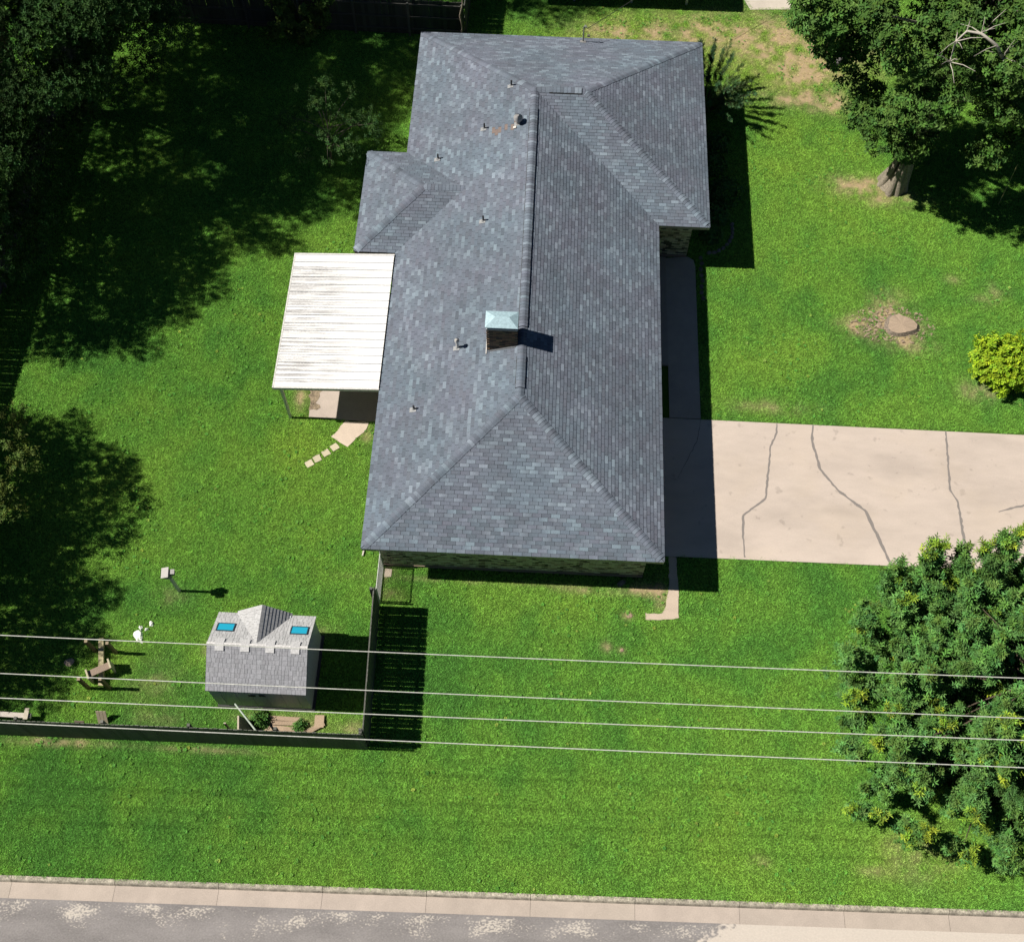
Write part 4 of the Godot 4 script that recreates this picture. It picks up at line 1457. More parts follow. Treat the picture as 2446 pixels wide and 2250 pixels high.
	plank("leaning_board", "pale upright board end sticking up behind the street fence near the shed", "board", Vector3(-3.86, 0.4, 5.45), Vector3(0.07, 0.85, 0.04), 0.0, Color(0.55, 0.52, 0.4))
	plank("plywood_sheet", "pale panel edge leaning on the fence with a dark side beside the diagonal pole", "panel", Vector3(-3.3, 0.42, 5.42), Vector3(0.06, 0.84, 0.5), 0.15, Color(0.5, 0.45, 0.36), 0.35)
	var pole := MB.new()
	pole.tube([Vector3(-3.62, 0.9, 4.84), Vector3(-2.83, 0.72, 5.66)], [0.03, 0.03], 8, Color(0.55, 0.66, 0.58))
	tag(put("pole", pole.mesh(), M.paint), "pale green pole lying diagonally between the shed and the street fence", "pole")
	var bl := [[-2.35, 5.02, 1.35, 0.14, -0.02, "narrow board closest to the shed wall in the heap of boards"], [-2.3, 5.17, 1.5, 0.13, 0.02, "second board from the shed in the heap of boards"], [-2.55, 5.38, 1.1, 0.24, -0.03, "wide pinkish board on the left of the heap of boards"], [-1.85, 5.38, 0.6, 0.2, 0.05, "short wide board in the middle of the heap, over a dark gap"], [-1.25, 5.33, 0.85, 0.16, 0.55, "board slanting towards the fence on the right of the heap"], [-1.05, 5.06, 0.3, 0.4, 0.05, "broad square board end on the right of the heap nearest the shed"]]
	for q in bl:
		plank("old_board", q[5], "board", Vector3(q[0], 0.05 + rng.randf() * 0.03, q[1]), Vector3(q[2], 0.035, q[3]), q[4], Color(0.46, 0.35, 0.25) * rng.randf_range(0.85, 1.15), rng.randf_range(-0.02, 0.02), "heap of boards behind the shed")
	plank("pipe_end", "short white pipe end lying in the grass at the street end of the back eave", "pipe", Vector3(-0.27, 0.05, -0.9), Vector3(0.05, 0.05, 0.34), -0.12, Color(0.7, 0.68, 0.62))

	# stump with its chips
	var sp := thing("tree_stump", "low sawn tree stump on a bare patch of the front lawn", "stump", Vector3(19.28, 0, -11.28))
	var st := MB.new()
	var n := 30
	var ring := []
	var foot := []
	for i in n:
		var a := TAU * i / n
		var r := 0.47 + 0.05 * sin(a * 3.0 + 1.0) + rng.randf_range(-0.015, 0.015)
		ring.append(Vector3(cos(a) * r * 1.15, 0.13 + 0.03 * cos(a - 0.6) + rng.randf_range(-0.01, 0.01), sin(a) * r * 0.9))
		foot.append(Vector3(cos(a) * (r + 0.16) * 1.15, -0.03, sin(a) * (r + 0.14) * 0.9))
	var topc := MB.new()
	for i in n:
		var k2 := (i + 1) % n
		st.quad(foot[i], foot[k2], ring[k2], ring[i], Color(0.36, 0.3, 0.24), ring[i] + Vector3(0, -0.1, 0))
		topc.tri(Vector3(0, 0.15, 0), ring[i], ring[k2], Color(0.46, 0.36, 0.27) * rng.randf_range(0.88, 1.06), Vector3.UP)
	put("stump_side", st.mesh(), M.bark, sp)
	put("sawn_top", topc.mesh(), M.timber, sp)
	var chip := MB.new()
	chip.box(Vector3.ZERO, Vector3(0.07, 0.012, 0.025), Color.WHITE)
	var cw := []
	var cc := []
	for i in 420:
		var a := rng.randf() * TAU
		var r := 0.4 + 1.1 * pow(rng.randf(), 1.6)
		cw.append(Transform3D(Basis(Vector3.UP, rng.randf() * TAU).rotated(Vector3.RIGHT, rng.randf_range(-0.4, 0.4)).scaled(Vector3.ONE * rng.randf_range(0.6, 1.9)), Vector3(cos(a) * r * 1.1 - 0.35, 0.03, sin(a) * r * 0.6)))
		cc.append(Color(0.46, 0.36, 0.26) * rng.randf_range(0.6, 1.2))
	stuff(multi("wood_chips", chip.mesh(), M.timber, sp, cw, cc))

	# edging stones of the bed by the porch
	var arc := [[12.25, -14.43], [12.44, -14.53], [12.62, -14.67], [12.77, -14.84], [12.89, -15.03], [12.97, -15.23], [13.02, -15.44], [13.03, -15.66], [13.02, -15.88], [12.05, -14.4]]
	for i in arc.size():
		var b := lump(0.11, 0.13, 0.085, Color(0.31, 0.29, 0.28), 300 + i, 4, 9, 0.15)
		var nx: Array = arc[(i + 1) % (arc.size() - 1)]
		tag(put("edging_stone", b.mesh(), M.old_concrete, self, Transform3D(Basis(Vector3.UP, -atan2(nx[1] - arc[i][1], nx[0] - arc[i][0])), Vector3(arc[i][0], 0, arc[i][1]))), "grey stone number %s from the porch end of the shaded curved bed edging" % (["two", "three", "four", "five", "six", "seven", "eight", "nine", "ten", "one"][i]), "edging stone", "curved edging of the shaded bed")
	for i in 8:
		var b := lump(0.13, 0.06, 0.1, Color(0.26, 0.23, 0.21), 340 + i, 3, 8, 0.15)
		tag(put("edging_stone", b.mesh(), M.old_concrete, self, Transform3D(Basis(Vector3.UP, 1.57), Vector3(11.72 + 0.03 * sin(i * 2.0), 0, -14.15 + i * 0.28))), "flat stone %s from the bed in the straight row beside the shaded footpath" % (["first", "second", "third", "fourth", "fifth", "sixth", "seventh", "last"][i]), "edging stone", "row of flat stones beside the front footpath")

	# fallen limb by the oak
	var lg := MB.new()
	lg.tube([Vector3(17.6, 0.1, -24.85), Vector3(17.95, 0.14, -25.0), Vector3(18.2, 0.2, -25.35), Vector3(18.15, 0.3, -25.9)], [0.07, 0.14, 0.17, 0.2], 9, Color(0.27, 0.26, 0.26))
	tag(put("fallen_limb", lg.mesh(), M.bark), "grey curved length of wood lying on the dry grass beside the oak", "log")
	var sk := MB.new()
	sk.tube([Vector3(23.95, 0.0, -17.5), Vector3(24.15, 1.7, -18.1)], [0.014, 0.014], 6, Color(0.52, 0.5, 0.2))
	tag(put("garden_stake", sk.mesh(), M.paint), "thin yellowish stake standing in the oak's shade at the right edge", "stake")


func wires() -> void:
	var runs := [[6.61, 6.51, 12.0, "power line nearest the house, first of the four from the top"], [7.47, 7.40, 12.0, "second power line from the house, crossing the shed's roof eave"], [8.01, 7.88, 12.0, "third power line from the house, crossing the foot of the shed"], [8.54, 8.46, 12.0, "power line nearest the street, lowest of the four"]]
	for r in runs:
		var b := MB.new()
		var pts := []
		var rad := []
		for i in 33:
			var x := -32.0 + i * 2.5
			var t := (x + 6.0) / 22.1
			pts.append(Vector3(x, r[2] - 0.06 + 0.0006 * (x - 5.0) * (x - 5.0), lerpf(r[0], r[1], t)))
			rad.append(0.0108)
		b.tube(pts, rad, 6, Color(0.78, 0.8, 0.76))
		var o := put("power_line", b.mesh(), M.paint)
		tag(o, r[3], "power line", "power lines across the side lawn")
	var s := MB.new()
	var sp := []
	var sr := []
	for i in 13:
		var t := i / 12.0
		sp.append(Vector3(6.86, 3.2, -23.08).lerp(Vector3(21.0, 6.5, -36.0), t) - Vector3(0, 0.9 * sin(PI * t), 0))
		sr.append(0.012)
	s.tube(sp, sr, 6, Color(0.03, 0.03, 0.03))
	tag(put("service_wire", s.mesh(), M.plain), "thin dark service wire from the roof mast towards the top right corner", "wire")


# ---------------------------------------------------------------- plants
func sprig(n: int, len: float, wid: float, stem: float, lift: float, sd: int) -> ArrayMesh:
	# a twig along +y with folded leaves
	var r := RandomNumberGenerator.new()
	r.seed = sd
	var b := MB.new()
	for i in n:
		var t := (i + 0.5) / n
		var a := i * 2.4 + r.randf_range(-0.4, 0.4)
		var root := Vector3(cos(a) * 0.01, stem * t, sin(a) * 0.01)
		var d := Vector3(cos(a), lift + r.randf_range(-0.35, 0.35), sin(a)).normalized()
		var side := d.cross(Vector3.UP).normalized()
		side = side.rotated(d, r.randf_range(-0.5, 0.5))
		var nn := side.cross(d).normalized()
		if nn.y < 0.0:
			nn = -nn
		var l := len * r.randf_range(0.75, 1.2)
		var w := wid * 0.5 * r.randf_range(0.8, 1.15)
		var tip := root + d * l - nn * l * 0.12
		var m := root + d * l * 0.5 + nn * l * 0.03
		var pl := m + side * w + nn * w * 0.35
		var pr := m - side * w + nn * w * 0.35
		var k := r.randf_range(0.8, 1.2)
		var c := Color(k, k, k * r.randf_range(0.8, 1.1))
		b.tri(root, pl, tip, c, nn)
		b.tri(root, pr, tip, c, nn)
	return b.mesh()


func facing(dir: Vector3, spin: float, s: float) -> Basis:
	var y := dir.normalized()
	var x := y.cross(Vector3(0.31, 0.17, 0.93)).normalized()
	var z := x.cross(y)
	return (Basis(x, y, z) * Basis(Vector3.UP, spin)).scaled_local(Vector3.ONE * s)


func rand_dir() -> Vector3:
	var d := Vector3(rng.randfn(), rng.randfn(), rng.randfn())
	return d.normalized() if d.length() > 0.01 else Vector3.UP


func tint(c: Color) -> Color:
	var k := rng.randf_range(0.72, 1.28)
	return Color(c.r * k * rng.randf_range(0.85, 1.2), c.g * k, c.b * k * rng.randf_range(0.8, 1.2))


func trunk_mesh(base: Vector3, top: Vector3, r0: float, r1: float, limbs: Array, col: Color, flare := 1.5) -> MB:
	var b := MB.new()
	var pts := []
	var rad := []
	for i in 8:
		var t := i / 7.0
		var p := base.lerp(top, t) + Vector3(sin(t * 5.0) * r0 * 0.35, 0, cos(t * 4.0) * r0 * 0.3 - r0 * 0.3)
		if i == 0:
			p.y -= 0.15
		pts.append(p)
		rad.append(lerpf(r0, r1, t) * (flare if i == 0 else (1.0 + (flare - 1.0) * exp(-t * 14.0))))
	b.tube(pts, rad, 14, col)
	if flare > 2.0:
		# root buttresses
		for i in 9:
			var a := TAU * i / 9.0 + rng.randf_range(-0.25, 0.25)
			var dir := Vector3(cos(a), 0, sin(a))
			var out := r0 * flare * rng.randf_range(0.8, 1.0)
			b.tube([base + dir * r0 * 0.75 + Vector3(0, 1.5, 0), base + dir * r0 * 1.05 + Vector3(0, 0.75, 0), base + dir * out * 0.8 + Vector3(0, 0.22, 0), base + dir * out * 1.02 + Vector3(0, -0.15, 0)], [r0 * 0.2, r0 * 0.42, r0 * 0.55, r0 * 0.5], 8, col * rng.randf_range(0.8, 1.1), false)
	for l in limbs:
		var t := rng.randf_range(0.35, 0.95)
		var s: Vector3 = base.lerp(top, t)
		var e: Vector3 = l
		var mid := s.lerp(e, 0.5) + Vector3(0, 0.12 * s.distance_to(e), 0)
		var rr := lerpf(r0, r1, t) * 0.42
		b.tube([s, s.lerp(mid, 0.6), mid, mid.lerp(e, 0.6), e], [rr, rr * 0.85, rr * 0.65, rr * 0.4, rr * 0.12], 7, col, false)
	return b


func crown_points(clusters: Array, per: int, where: Array, cols: Array, sc0 := 0.8, sc1 := 1.25) -> void:
	# clusters: [centre, radius, colour, outward direction]
	for c in clusters:
		var n := int(per * pow(c[1], 2.0) / 0.5) + 4
		for i in n:
			var d := rand_dir()
			var rr: float = c[1] * pow(rng.randf(), 0.45)
			var p: Vector3 = c[0] + Vector3(d.x, d.y * 0.62, d.z) * rr
			var up: Vector3 = d * 0.7 + Vector3(0, 0.65, 0) + c[3] * 0.55 + rand_dir() * 0.35
			where.append(Transform3D(facing(up, rng.randf() * TAU, rng.randf_range(sc0, sc1)), p))
			cols.append(tint(c[2]))


func dome_clusters(ctr: Vector3, rad: Vector3, n: int, r0: float, r1: float, col: Color, shell := 0.35, y_min := -0.6) -> Array:
	var out := []
	var tries := 0
	while out.size() < n and tries < n * 40:
		tries += 1
		var d := rand_dir()
		if d.y < y_min:
			continue
		var t := pow(rng.randf(), shell)
		var lump_k := 1.0 + 0.22 * n_mid.get_noise_3d(d.x * 3.0 + ctr.x, d.y * 3.0, d.z * 3.0 + ctr.z) * 2.0
		var p := ctr + d * rad * t * lump_k
		var rr := rng.randf_range(r0, r1)
		var close := false
		for q in out:
			if q[0].distance_to(p) < (q[1] + rr) * 0.62:
				close = true
				break
		if close:
			continue
		out.append([p, rr, col * rng.randf_range(0.8, 1.2), d])
	return out


func tree(called: String, label: String, base: Vector3, top: Vector3, r0: float, r1: float, clusters: Array, per: int, leaf: Mesh, bark: Color, group := "", flare := 1.5) -> Node3D:
	var t := thing(called, label, "tree", base, 0.0, group)
	var limbs := []
	for i in mini(clusters.size(), 16):
		limbs.append(clusters[int(i * clusters.size() / mini(clusters.size(), 16))][0] - base)
	put("trunk", trunk_mesh(Vector3.ZERO, top - base, r0, r1, limbs, bark, flare).mesh(), M.bark, t)
	var where := []
	var cols := []
	crown_points(clusters, per, where, cols)
	for i in where.size():
		where[i].origin -= base
	stuff(multi("crown", leaf, M.leaf, t, where, cols))
	return t


func shoot(p: Vector3, ax: Vector3, len: float, wide: float, fresh: bool, tone: Color, m: int, where: Array, cols: Array, base: Vector3) -> void:
	for i in m:
		var t := rng.randf()
		var w := wide * pow(1.05 - t, 0.85) * sqrt(rng.randf())
		var q := p + ax * (t - 0.35) * len + rand_dir() * w
		where.append(Transform3D(facing(ax + rand_dir() * 0.7, rng.randf() * TAU, rng.randf_range(0.6, 1.35)), q - base))
		var c := tint(tone)
		if t > 0.92:
			c = tint(tone.lerp(Color(0.12, 0.2, 0.04), 0.5))
		cols.append(c)
	if fresh:
		# a loose star of new leaves at the tip
		for i in 11:
			var d := (ax + rand_dir() * 0.85).normalized()
			var f := rng.randf_range(0.04, 0.22)
			where.append(Transform3D(facing(d, rng.randf() * TAU, rng.randf_range(0.75, 1.2)), p + ax * 0.6 * len + d * f - base))
			cols.append(tint(Color(0.31, 0.43, 0.05).lerp(Color(0.17, 0.31, 0.045), rng.randf())))


func trees() -> void:
	var broad := sprig(10, 0.15, 0.085, 0.24, 0.35, 1)
	var small := sprig(11, 0.10, 0.05, 0.22, 0.4, 2)
	var narrow := sprig(15, 0.118, 0.036, 0.2, 0.7, 3)
	var round := sprig(9, 0.12, 0.08, 0.14, 0.6, 4)

	# oak in the front yard
	var oc := Color(0.072, 0.155, 0.034)
	var cl := dome_clusters(Vector3(21.4, 7.6, -20.9), Vector3(6.6, 4.0, 5.4), 200, 0.55, 1.0, oc, 0.33, -0.55)
	for q in [[18.3, 3.3, -17.6, 0.75], [17.6, 3.6, -18.5, 0.8], [19.2, 3.2, -17.3, 0.7], [17.2, 4.6, -19.0, 0.9], [17.9, 4.7, -17.3, 0.85], [19.0, 4.4, -16.6, 0.8], [18.4, 5.6, -16.7, 0.8], [16.2, 5.2, -20.4, 0.8], [15.8, 6.3, -21.2, 0.8], [22.0, 4.2, -16.6, 0.7], [23.2, 4.4, -17.2, 0.8], [21.3, 4.6, -15.7, 0.6], [24.2, 5.0, -17.0, 0.8], [15.0, 6.2, -20.8, 0.8], [15.3, 6.6, -19.9, 0.7], [15.7, 7.0, -21.6, 0.9], [16.1, 5.6, -19.6, 0.8], [14.7, 6.8, -21.4, 0.6], [16.2, 7.5, -20.6, 0.9], [16.8, 6.6, -19.5, 0.8], [16.5, 6.2, -21.0, 0.8], [17.2, 5.6, -20.0, 0.8]]:
		cl.append([Vector3(q[0], q[1], q[2]), q[3], oc * rng.randf_range(0.85, 1.15), Vector3(-0.3, 0.1, 0.6)])
	var oak := tree("oak_tree", "large oak with a thick flared grey trunk and a bare dead branch in its crown", Vector3(19.75, 0, -18.35), Vector3(21.0, 8.5, -20.3), 0.31, 0.18, cl, 54, broad, Color(0.52, 0.46, 0.37), "", 2.05)
	var db := MB.new()
	var dead := Color(0.55, 0.52, 0.46)
	var o := Vector3(19.3, 9.9, -15.3) - oak.position
	var mains := [[Vector3(0.9, -0.6, -0.2), Vector3(0.45, 0.05, 0.0), Vector3(-0.05, 0.2, -0.35), Vector3(-0.45, 0.1, -0.55), Vector3(-0.75, -0.15, -0.35), Vector3(-0.9, -0.5, 0.2)]]
	db.tube(mains[0].map(func(q): return o + q), [0.05, 0.055, 0.05, 0.04, 0.03, 0.01], 7, dead)
	for i in 26:
		var a: Vector3 = mains[0][rng.randi_range(0, 5)]
		var d := Vector3(rng.randf_range(-1, 1), rng.randf_range(-0.1, 0.5), rng.randf_range(-0.6, 0.9)).normalized() * rng.randf_range(0.4, 1.0)
		db.tube([o + a, o + a + d * 0.5 + Vector3(0, 0.07, 0), o + a + d], [0.022, 0.014, 0.005], 5, dead, false)
	put("dead_branch", db.mesh(), M.timber, oak)

	# evergreen by the street with fresh yellow shoots
	var eg := Color(0.100, 0.235, 0.064)
	var et := thing("evergreen_tree", "broad dark evergreen with yellow new shoots, under the power lines at right", "tree", Vector3(19.4, 0, 4.4))
	var ctr := Vector3(19.7, 2.3, 4.1)
	var where := []
	var cols := []
	var tips := []
	var n_sh := 0
	while n_sh < 285:
		var d := rand_dir()
		if d.y < -0.12:
			continue
		var k := minf(1.04, 0.88 + 0.6 * n_mid.get_noise_3d(d.x * 4.5 + 9.0, d.y * 4.5, d.z * 4.5))
		var rad := Vector3(4.45, 5.2, 4.0) * k
		var inner := rng.randf() < 0.35
		var p := ctr + d * rad * (rng.randf_range(0.5, 0.8) if inner else rng.randf_range(0.84, 0.97))
		var ax := (d * 0.75 + Vector3(0, 0.8, 0) + rand_dir() * 0.3).normalized()
		var len := rng.randf_range(0.9, 1.7)
		shoot(p, ax, len, rng.randf_range(0.3, 0.6), rng.randf() < 0.2, eg * rng.randf_range(0.75, 1.35), int(118 * len), where, cols, et.position)
		tips.append(p)
		n_sh += 1
	for i in 3000:
		var d := rand_dir()
		if d.y < -0.15:
			continue
		var k := minf(1.04, 0.88 + 0.6 * n_mid.get_noise_3d(d.x * 4.5 + 9.0, d.y * 4.5, d.z * 4.5))
		var p := ctr + d * Vector3(4.7, 5.3, 4.0) * k * rng.randf_range(0.72, 1.04)
		where.append(Transform3D(facing(d * 0.6 + Vector3(0, 0.7, 0) + rand_dir() * 0.6, rng.randf() * TAU, rng.randf_range(0.8, 1.35)), p - et.position))
		cols.append(tint(eg * rng.randf_range(0.8, 1.3)))
	# the outermost leaders, each forking into a few shoots
	for q in [[16.2, 5.4, 1.5, 0], [17.0, 6.0, 1.35, 1], [17.9, 6.2, 1.2, 0], [18.8, 6.2, 1.0, 1], [20.2, 6.1, 1.3, 1], [15.7, 3.8, 2.2, 0], [15.3, 3.2, 3.2, 0], [15.3, 2.9, 4.6, 1], [15.2, 2.6, 5.6, 0], [15.7, 1.5, 7.2, 1], [16.9, 2.0, 7.8, 1], [18.4, 1.6, 8.3, 1], [19.6, 1.8, 8.5, 0], [16.5, 4.6, 1.9, 1], [16.2, 2.7, 6.3, 0], [17.0, 2.9, 6.8, 1], [17.9, 2.8, 7.1, 0], [18.7, 2.7, 7.4, 1], [19.6, 2.6, 7.7, 0], [16.1, 2.0, 6.8, 0]]:
		for k in 4:
			var ax := Vector3(rng.randf_range(-0.6, 0.2), 1.0, (-0.35 if q[2] < 3.0 else 0.25) + rng.randf_range(-0.3, 0.3)).normalized()
			var o2 := Vector3(rng.randf_range(-0.3, 0.3), rng.randf_range(-0.5, 0.2), rng.randf_range(-0.3, 0.3))
			shoot(Vector3(q[0], q[1] - 0.2, q[2]) + o2, ax, rng.randf_range(0.8, 1.3), 0.24, q[3] == 1 and k < 2, eg * rng.randf_range(0.9, 1.4), 46, where, cols, et.position)
		tips.append(Vector3(q[0], q[1], q[2]))
	var limbs := []
	for i in range(0, tips.size(), 8):
		limbs.append(tips[i] - et.position)
	put("trunk", trunk_mesh(Vector3.ZERO, Vector3(0.2, 6.6, 0.1), 0.2, 0.06, limbs, Color(0.16, 0.125, 0.09)).mesh(), M.bark, et)
	stuff(multi("crown", narrow, M.leaf, et, where, cols))

	# dark trees beyond the left fence
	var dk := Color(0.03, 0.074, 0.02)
	var grp := "tall trees along the left edge of the yard"
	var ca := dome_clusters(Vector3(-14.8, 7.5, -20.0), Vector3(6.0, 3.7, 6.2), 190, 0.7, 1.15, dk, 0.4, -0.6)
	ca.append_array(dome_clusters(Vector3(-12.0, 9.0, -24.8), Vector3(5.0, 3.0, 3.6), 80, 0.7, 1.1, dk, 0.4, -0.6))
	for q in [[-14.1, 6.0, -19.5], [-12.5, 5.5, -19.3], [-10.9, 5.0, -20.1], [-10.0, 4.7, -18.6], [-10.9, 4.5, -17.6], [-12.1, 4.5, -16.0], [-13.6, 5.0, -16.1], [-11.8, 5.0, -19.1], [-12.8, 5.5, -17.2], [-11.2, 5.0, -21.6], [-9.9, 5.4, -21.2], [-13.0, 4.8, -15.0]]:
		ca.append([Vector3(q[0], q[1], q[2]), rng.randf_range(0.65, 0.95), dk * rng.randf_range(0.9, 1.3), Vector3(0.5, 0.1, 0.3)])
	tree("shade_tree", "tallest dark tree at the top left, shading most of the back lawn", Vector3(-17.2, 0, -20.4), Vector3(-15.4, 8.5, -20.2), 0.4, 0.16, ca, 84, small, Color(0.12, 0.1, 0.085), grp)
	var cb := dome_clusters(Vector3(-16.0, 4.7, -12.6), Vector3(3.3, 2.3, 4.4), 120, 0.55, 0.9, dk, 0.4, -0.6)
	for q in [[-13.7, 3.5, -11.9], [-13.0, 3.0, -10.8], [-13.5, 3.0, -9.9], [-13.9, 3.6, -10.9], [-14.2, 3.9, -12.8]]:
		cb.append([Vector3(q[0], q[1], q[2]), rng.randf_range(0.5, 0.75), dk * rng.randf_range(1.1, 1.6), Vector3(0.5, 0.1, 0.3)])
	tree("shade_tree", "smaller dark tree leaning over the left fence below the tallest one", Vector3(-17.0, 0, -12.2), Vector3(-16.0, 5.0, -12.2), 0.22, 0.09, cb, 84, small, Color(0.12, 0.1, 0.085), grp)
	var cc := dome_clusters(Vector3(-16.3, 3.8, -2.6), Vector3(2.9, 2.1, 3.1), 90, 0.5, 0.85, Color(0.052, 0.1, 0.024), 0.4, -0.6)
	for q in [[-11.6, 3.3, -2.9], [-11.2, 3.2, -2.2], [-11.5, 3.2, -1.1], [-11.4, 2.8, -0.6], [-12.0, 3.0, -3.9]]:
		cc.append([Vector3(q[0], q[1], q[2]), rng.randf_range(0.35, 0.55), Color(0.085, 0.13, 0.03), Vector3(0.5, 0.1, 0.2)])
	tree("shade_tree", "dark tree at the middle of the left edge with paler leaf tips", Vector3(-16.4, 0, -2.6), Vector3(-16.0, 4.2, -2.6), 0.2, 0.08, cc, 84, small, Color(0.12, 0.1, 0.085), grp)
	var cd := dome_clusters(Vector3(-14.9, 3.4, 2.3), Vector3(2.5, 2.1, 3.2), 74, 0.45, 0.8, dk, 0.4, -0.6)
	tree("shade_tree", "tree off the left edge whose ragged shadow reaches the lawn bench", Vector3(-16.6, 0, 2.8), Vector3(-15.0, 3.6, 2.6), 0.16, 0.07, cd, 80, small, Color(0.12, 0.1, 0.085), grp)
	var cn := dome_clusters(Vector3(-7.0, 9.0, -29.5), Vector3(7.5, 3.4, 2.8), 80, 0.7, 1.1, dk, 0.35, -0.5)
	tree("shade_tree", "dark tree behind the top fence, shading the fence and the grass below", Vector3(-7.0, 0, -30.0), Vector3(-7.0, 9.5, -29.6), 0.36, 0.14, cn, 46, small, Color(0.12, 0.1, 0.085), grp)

	# small tree in the shaded back lawn
	var yc := []
	for i in 34:
		var a := rng.randf() * TAU
		var r := rng.randf_range(0.3, 2.0)
		yc.append([Vector3(-3.2 + cos(a) * r, rng.randf_range(2.3, 3.7) - r * 0.25, -17.9 + sin(a) * r * 0.95), rng.randf_range(0.2, 0.36), Color(0.045, 0.105, 0.03) * rng.randf_range(0.8, 1.2), Vector3(cos(a), 0.2, sin(a))])
	tree("young_tree", "small thin tree with sparse leaves in the shaded lawn behind the house", Vector3(-3.5, 0, -18.2), Vector3(-3.2, 2.6, -17.9), 0.07, 0.03, yc, 95, sprig(9, 0.09, 0.04, 0.16, 0.4, 9), Color(0.2, 0.17, 0.14))

	# vines on the back fence
	var vn := thing("fence_vine", "leafy vine hanging over the middle of the top fence", "vine", Vector3(-5.6, 0, -25.9))
	var vw := []
	var vc := []
	var vcl := []
	for i in 26:
		vcl.append([Vector3(rng.randf_range(-1.1, 1.1), rng.randf_range(0.2, 2.2), rng.randf_range(-0.3, 1.1) - 0.2), rng.randf_range(0.2, 0.4), Color(0.085, 0.15, 0.035), Vector3(0, 0.4, 0.6)])
	crown_points(vcl, 80, vw, vc)
	var vs := MB.new()
	vs.tube([Vector3(0.1, 0, 0.2), Vector3(0.0, 1.0, 0.1), Vector3(-0.3, 1.9, 0.0)], [0.03, 0.025, 0.015], 6, Color(0.3, 0.25, 0.2))
	vs.tube([Vector3(0.1, 0, 0.2), Vector3(0.6, 0.7, 0.5), Vector3(0.8, 1.5, 0.5)], [0.02, 0.018, 0.01], 6, Color(0.3, 0.25, 0.2))
	put("stem", vs.mesh(), M.bark, vn)
	stuff(multi("foliage", broad, M.leaf, vn, vw, vc))
	var cv := MB.new()
	cv.tube([Vector3(1.45, 0, -25.7), Vector3(1.5, 0.7, -25.75), Vector3(1.42, 1.3, -25.8), Vector3(1.55, 1.9, -25.85), Vector3(1.5, 2.4, -25.95)], [0.05, 0.035, 0.045, 0.03, 0.02], 7, Color(0.42, 0.36, 0.29))
	tag(put("twisted_stem", cv.mesh(), M.bark), "pale twisted bare stem on the corner post of the top fence", "vine")

	# weeds by the boards behind the shed
	for q in [[-2.95, 5.12, 0.24, "weedy clump beside the diagonal pole behind the shed"], [-1.66, 5.26, 0.11, "small weedy tuft growing through the heap of boards"]]:
		var wp := thing("weed_clump", q[3], "weeds", Vector3(q[0], 0, q[1]))
		var w3 := []
		var c3 := []
		for i in int(500 * q[2]):
			var d := rand_dir()
			d.y = absf(d.y)
			w3.append(Transform3D(facing(d + Vector3(0, 0.5, 0), rng.randf() * TAU, rng.randf_range(0.5, 0.9)), d * q[2] * pow(rng.randf(), 0.5) * Vector3(1, 1.3, 1)))
			c3.append(tint(Color(0.09, 0.22, 0.05)))
		stuff(multi("foliage", small, M.leaf, wp, w3, c3))

	# golden shrub on the front lawn
	var gs := thing("golden_shrub", "rounded bright yellow green shrub alone on the front lawn at the right edge", "shrub", Vector3(22.65, 0, -9.35))
	var gw := []
	var gcol := []
	for i in 1500:
		var d := rand_dir()
		if d.y < -0.25:
			continue
		var k := 0.92 + 0.55 * n_mid.get_noise_3d(d.x * 5.0, d.y * 5.0, d.z * 5.0 + 30.0)
		var t := pow(rng.randf(), 0.22)
		gw.append(Transform3D(facing(d + Vector3(0, 0.55, 0) + rand_dir() * 0.4, rng.randf() * TAU, rng.randf_range(0.8, 1.3)), Vector3(0.1, 0.55, 0) + d * Vector3(1.2, 0.85, 1.15) * k * t))
		gcol.append(tint(Color(0.30, 0.44, 0.025).lerp(Color(0.14, 0.30, 0.025), rng.randf() * 0.7)))
	var gst := MB.new()
	for i in 9:
		var a := TAU * i / 9
		gst.tube([Vector3(cos(a) * 0.1, 0, sin(a) * 0.1), Vector3(cos(a) * 0.4, 0.5, sin(a) * 0.4), Vector3(cos(a) * 0.6, 1.0, sin(a) * 0.6)], [0.025, 0.018, 0.008], 6, Color(0.16, 0.12, 0.09))
	put("stem", gst.mesh(), M.bark, gs)
	stuff(multi("foliage", round, M.leaf, gs, gw, gcol))

	# spiky shrub at the corner of the wing
	var ss := thing("spiky_shrub", "many stemmed shrub with long arching shoots at the top right corner of the roof", "shrub", Vector3(12.2, 0, -22.4))
	var sw := []
	var scol := []
	var stm := MB.new()
	for i in 34:
		var a := rng.randf() * TAU
		var lean := rng.randf_range(0.3, 1.05)
		var hh := rng.randf_range(1.5, 2.9) * (1.0 - lean * 0.3)
		var b0 := Vector3(cos(a) * 0.2, 0, sin(a) * 0.45)
		var tip := b0 + Vector3(cos(a) * lean * 1.5 + 0.15, hh, sin(a) * lean * 1.9)
		var mid := b0.lerp(tip, 0.5) + Vector3(0, 0.25, 0)
		stm.tube([b0, mid, tip], [0.018, 0.012, 0.005], 5, Color(0.2, 0.16, 0.11), false)
		var tone := Color(0.06, 0.15, 0.07).lerp(Color(0.12, 0.19, 0.06), rng.randf())
		for k in 26:
			var t := rng.randf_range(0.2, 1.0)
			var p := b0.lerp(mid, t * 2.0) if t < 0.5 else mid.lerp(tip, t * 2.0 - 1.0)
			sw.append(Transform3D(facing((tip - b0).normalized() + rand_dir() * 0.5, rng.randf() * TAU, rng.randf_range(0.6, 1.0)), p + rand_dir() * 0.05 * (1.2 - t)))
			scol.append(tint(tone))
	put("stem", stm.mesh(), M.bark, ss)
	stuff(multi("foliage", narrow, M.leaf, ss, sw, scol))

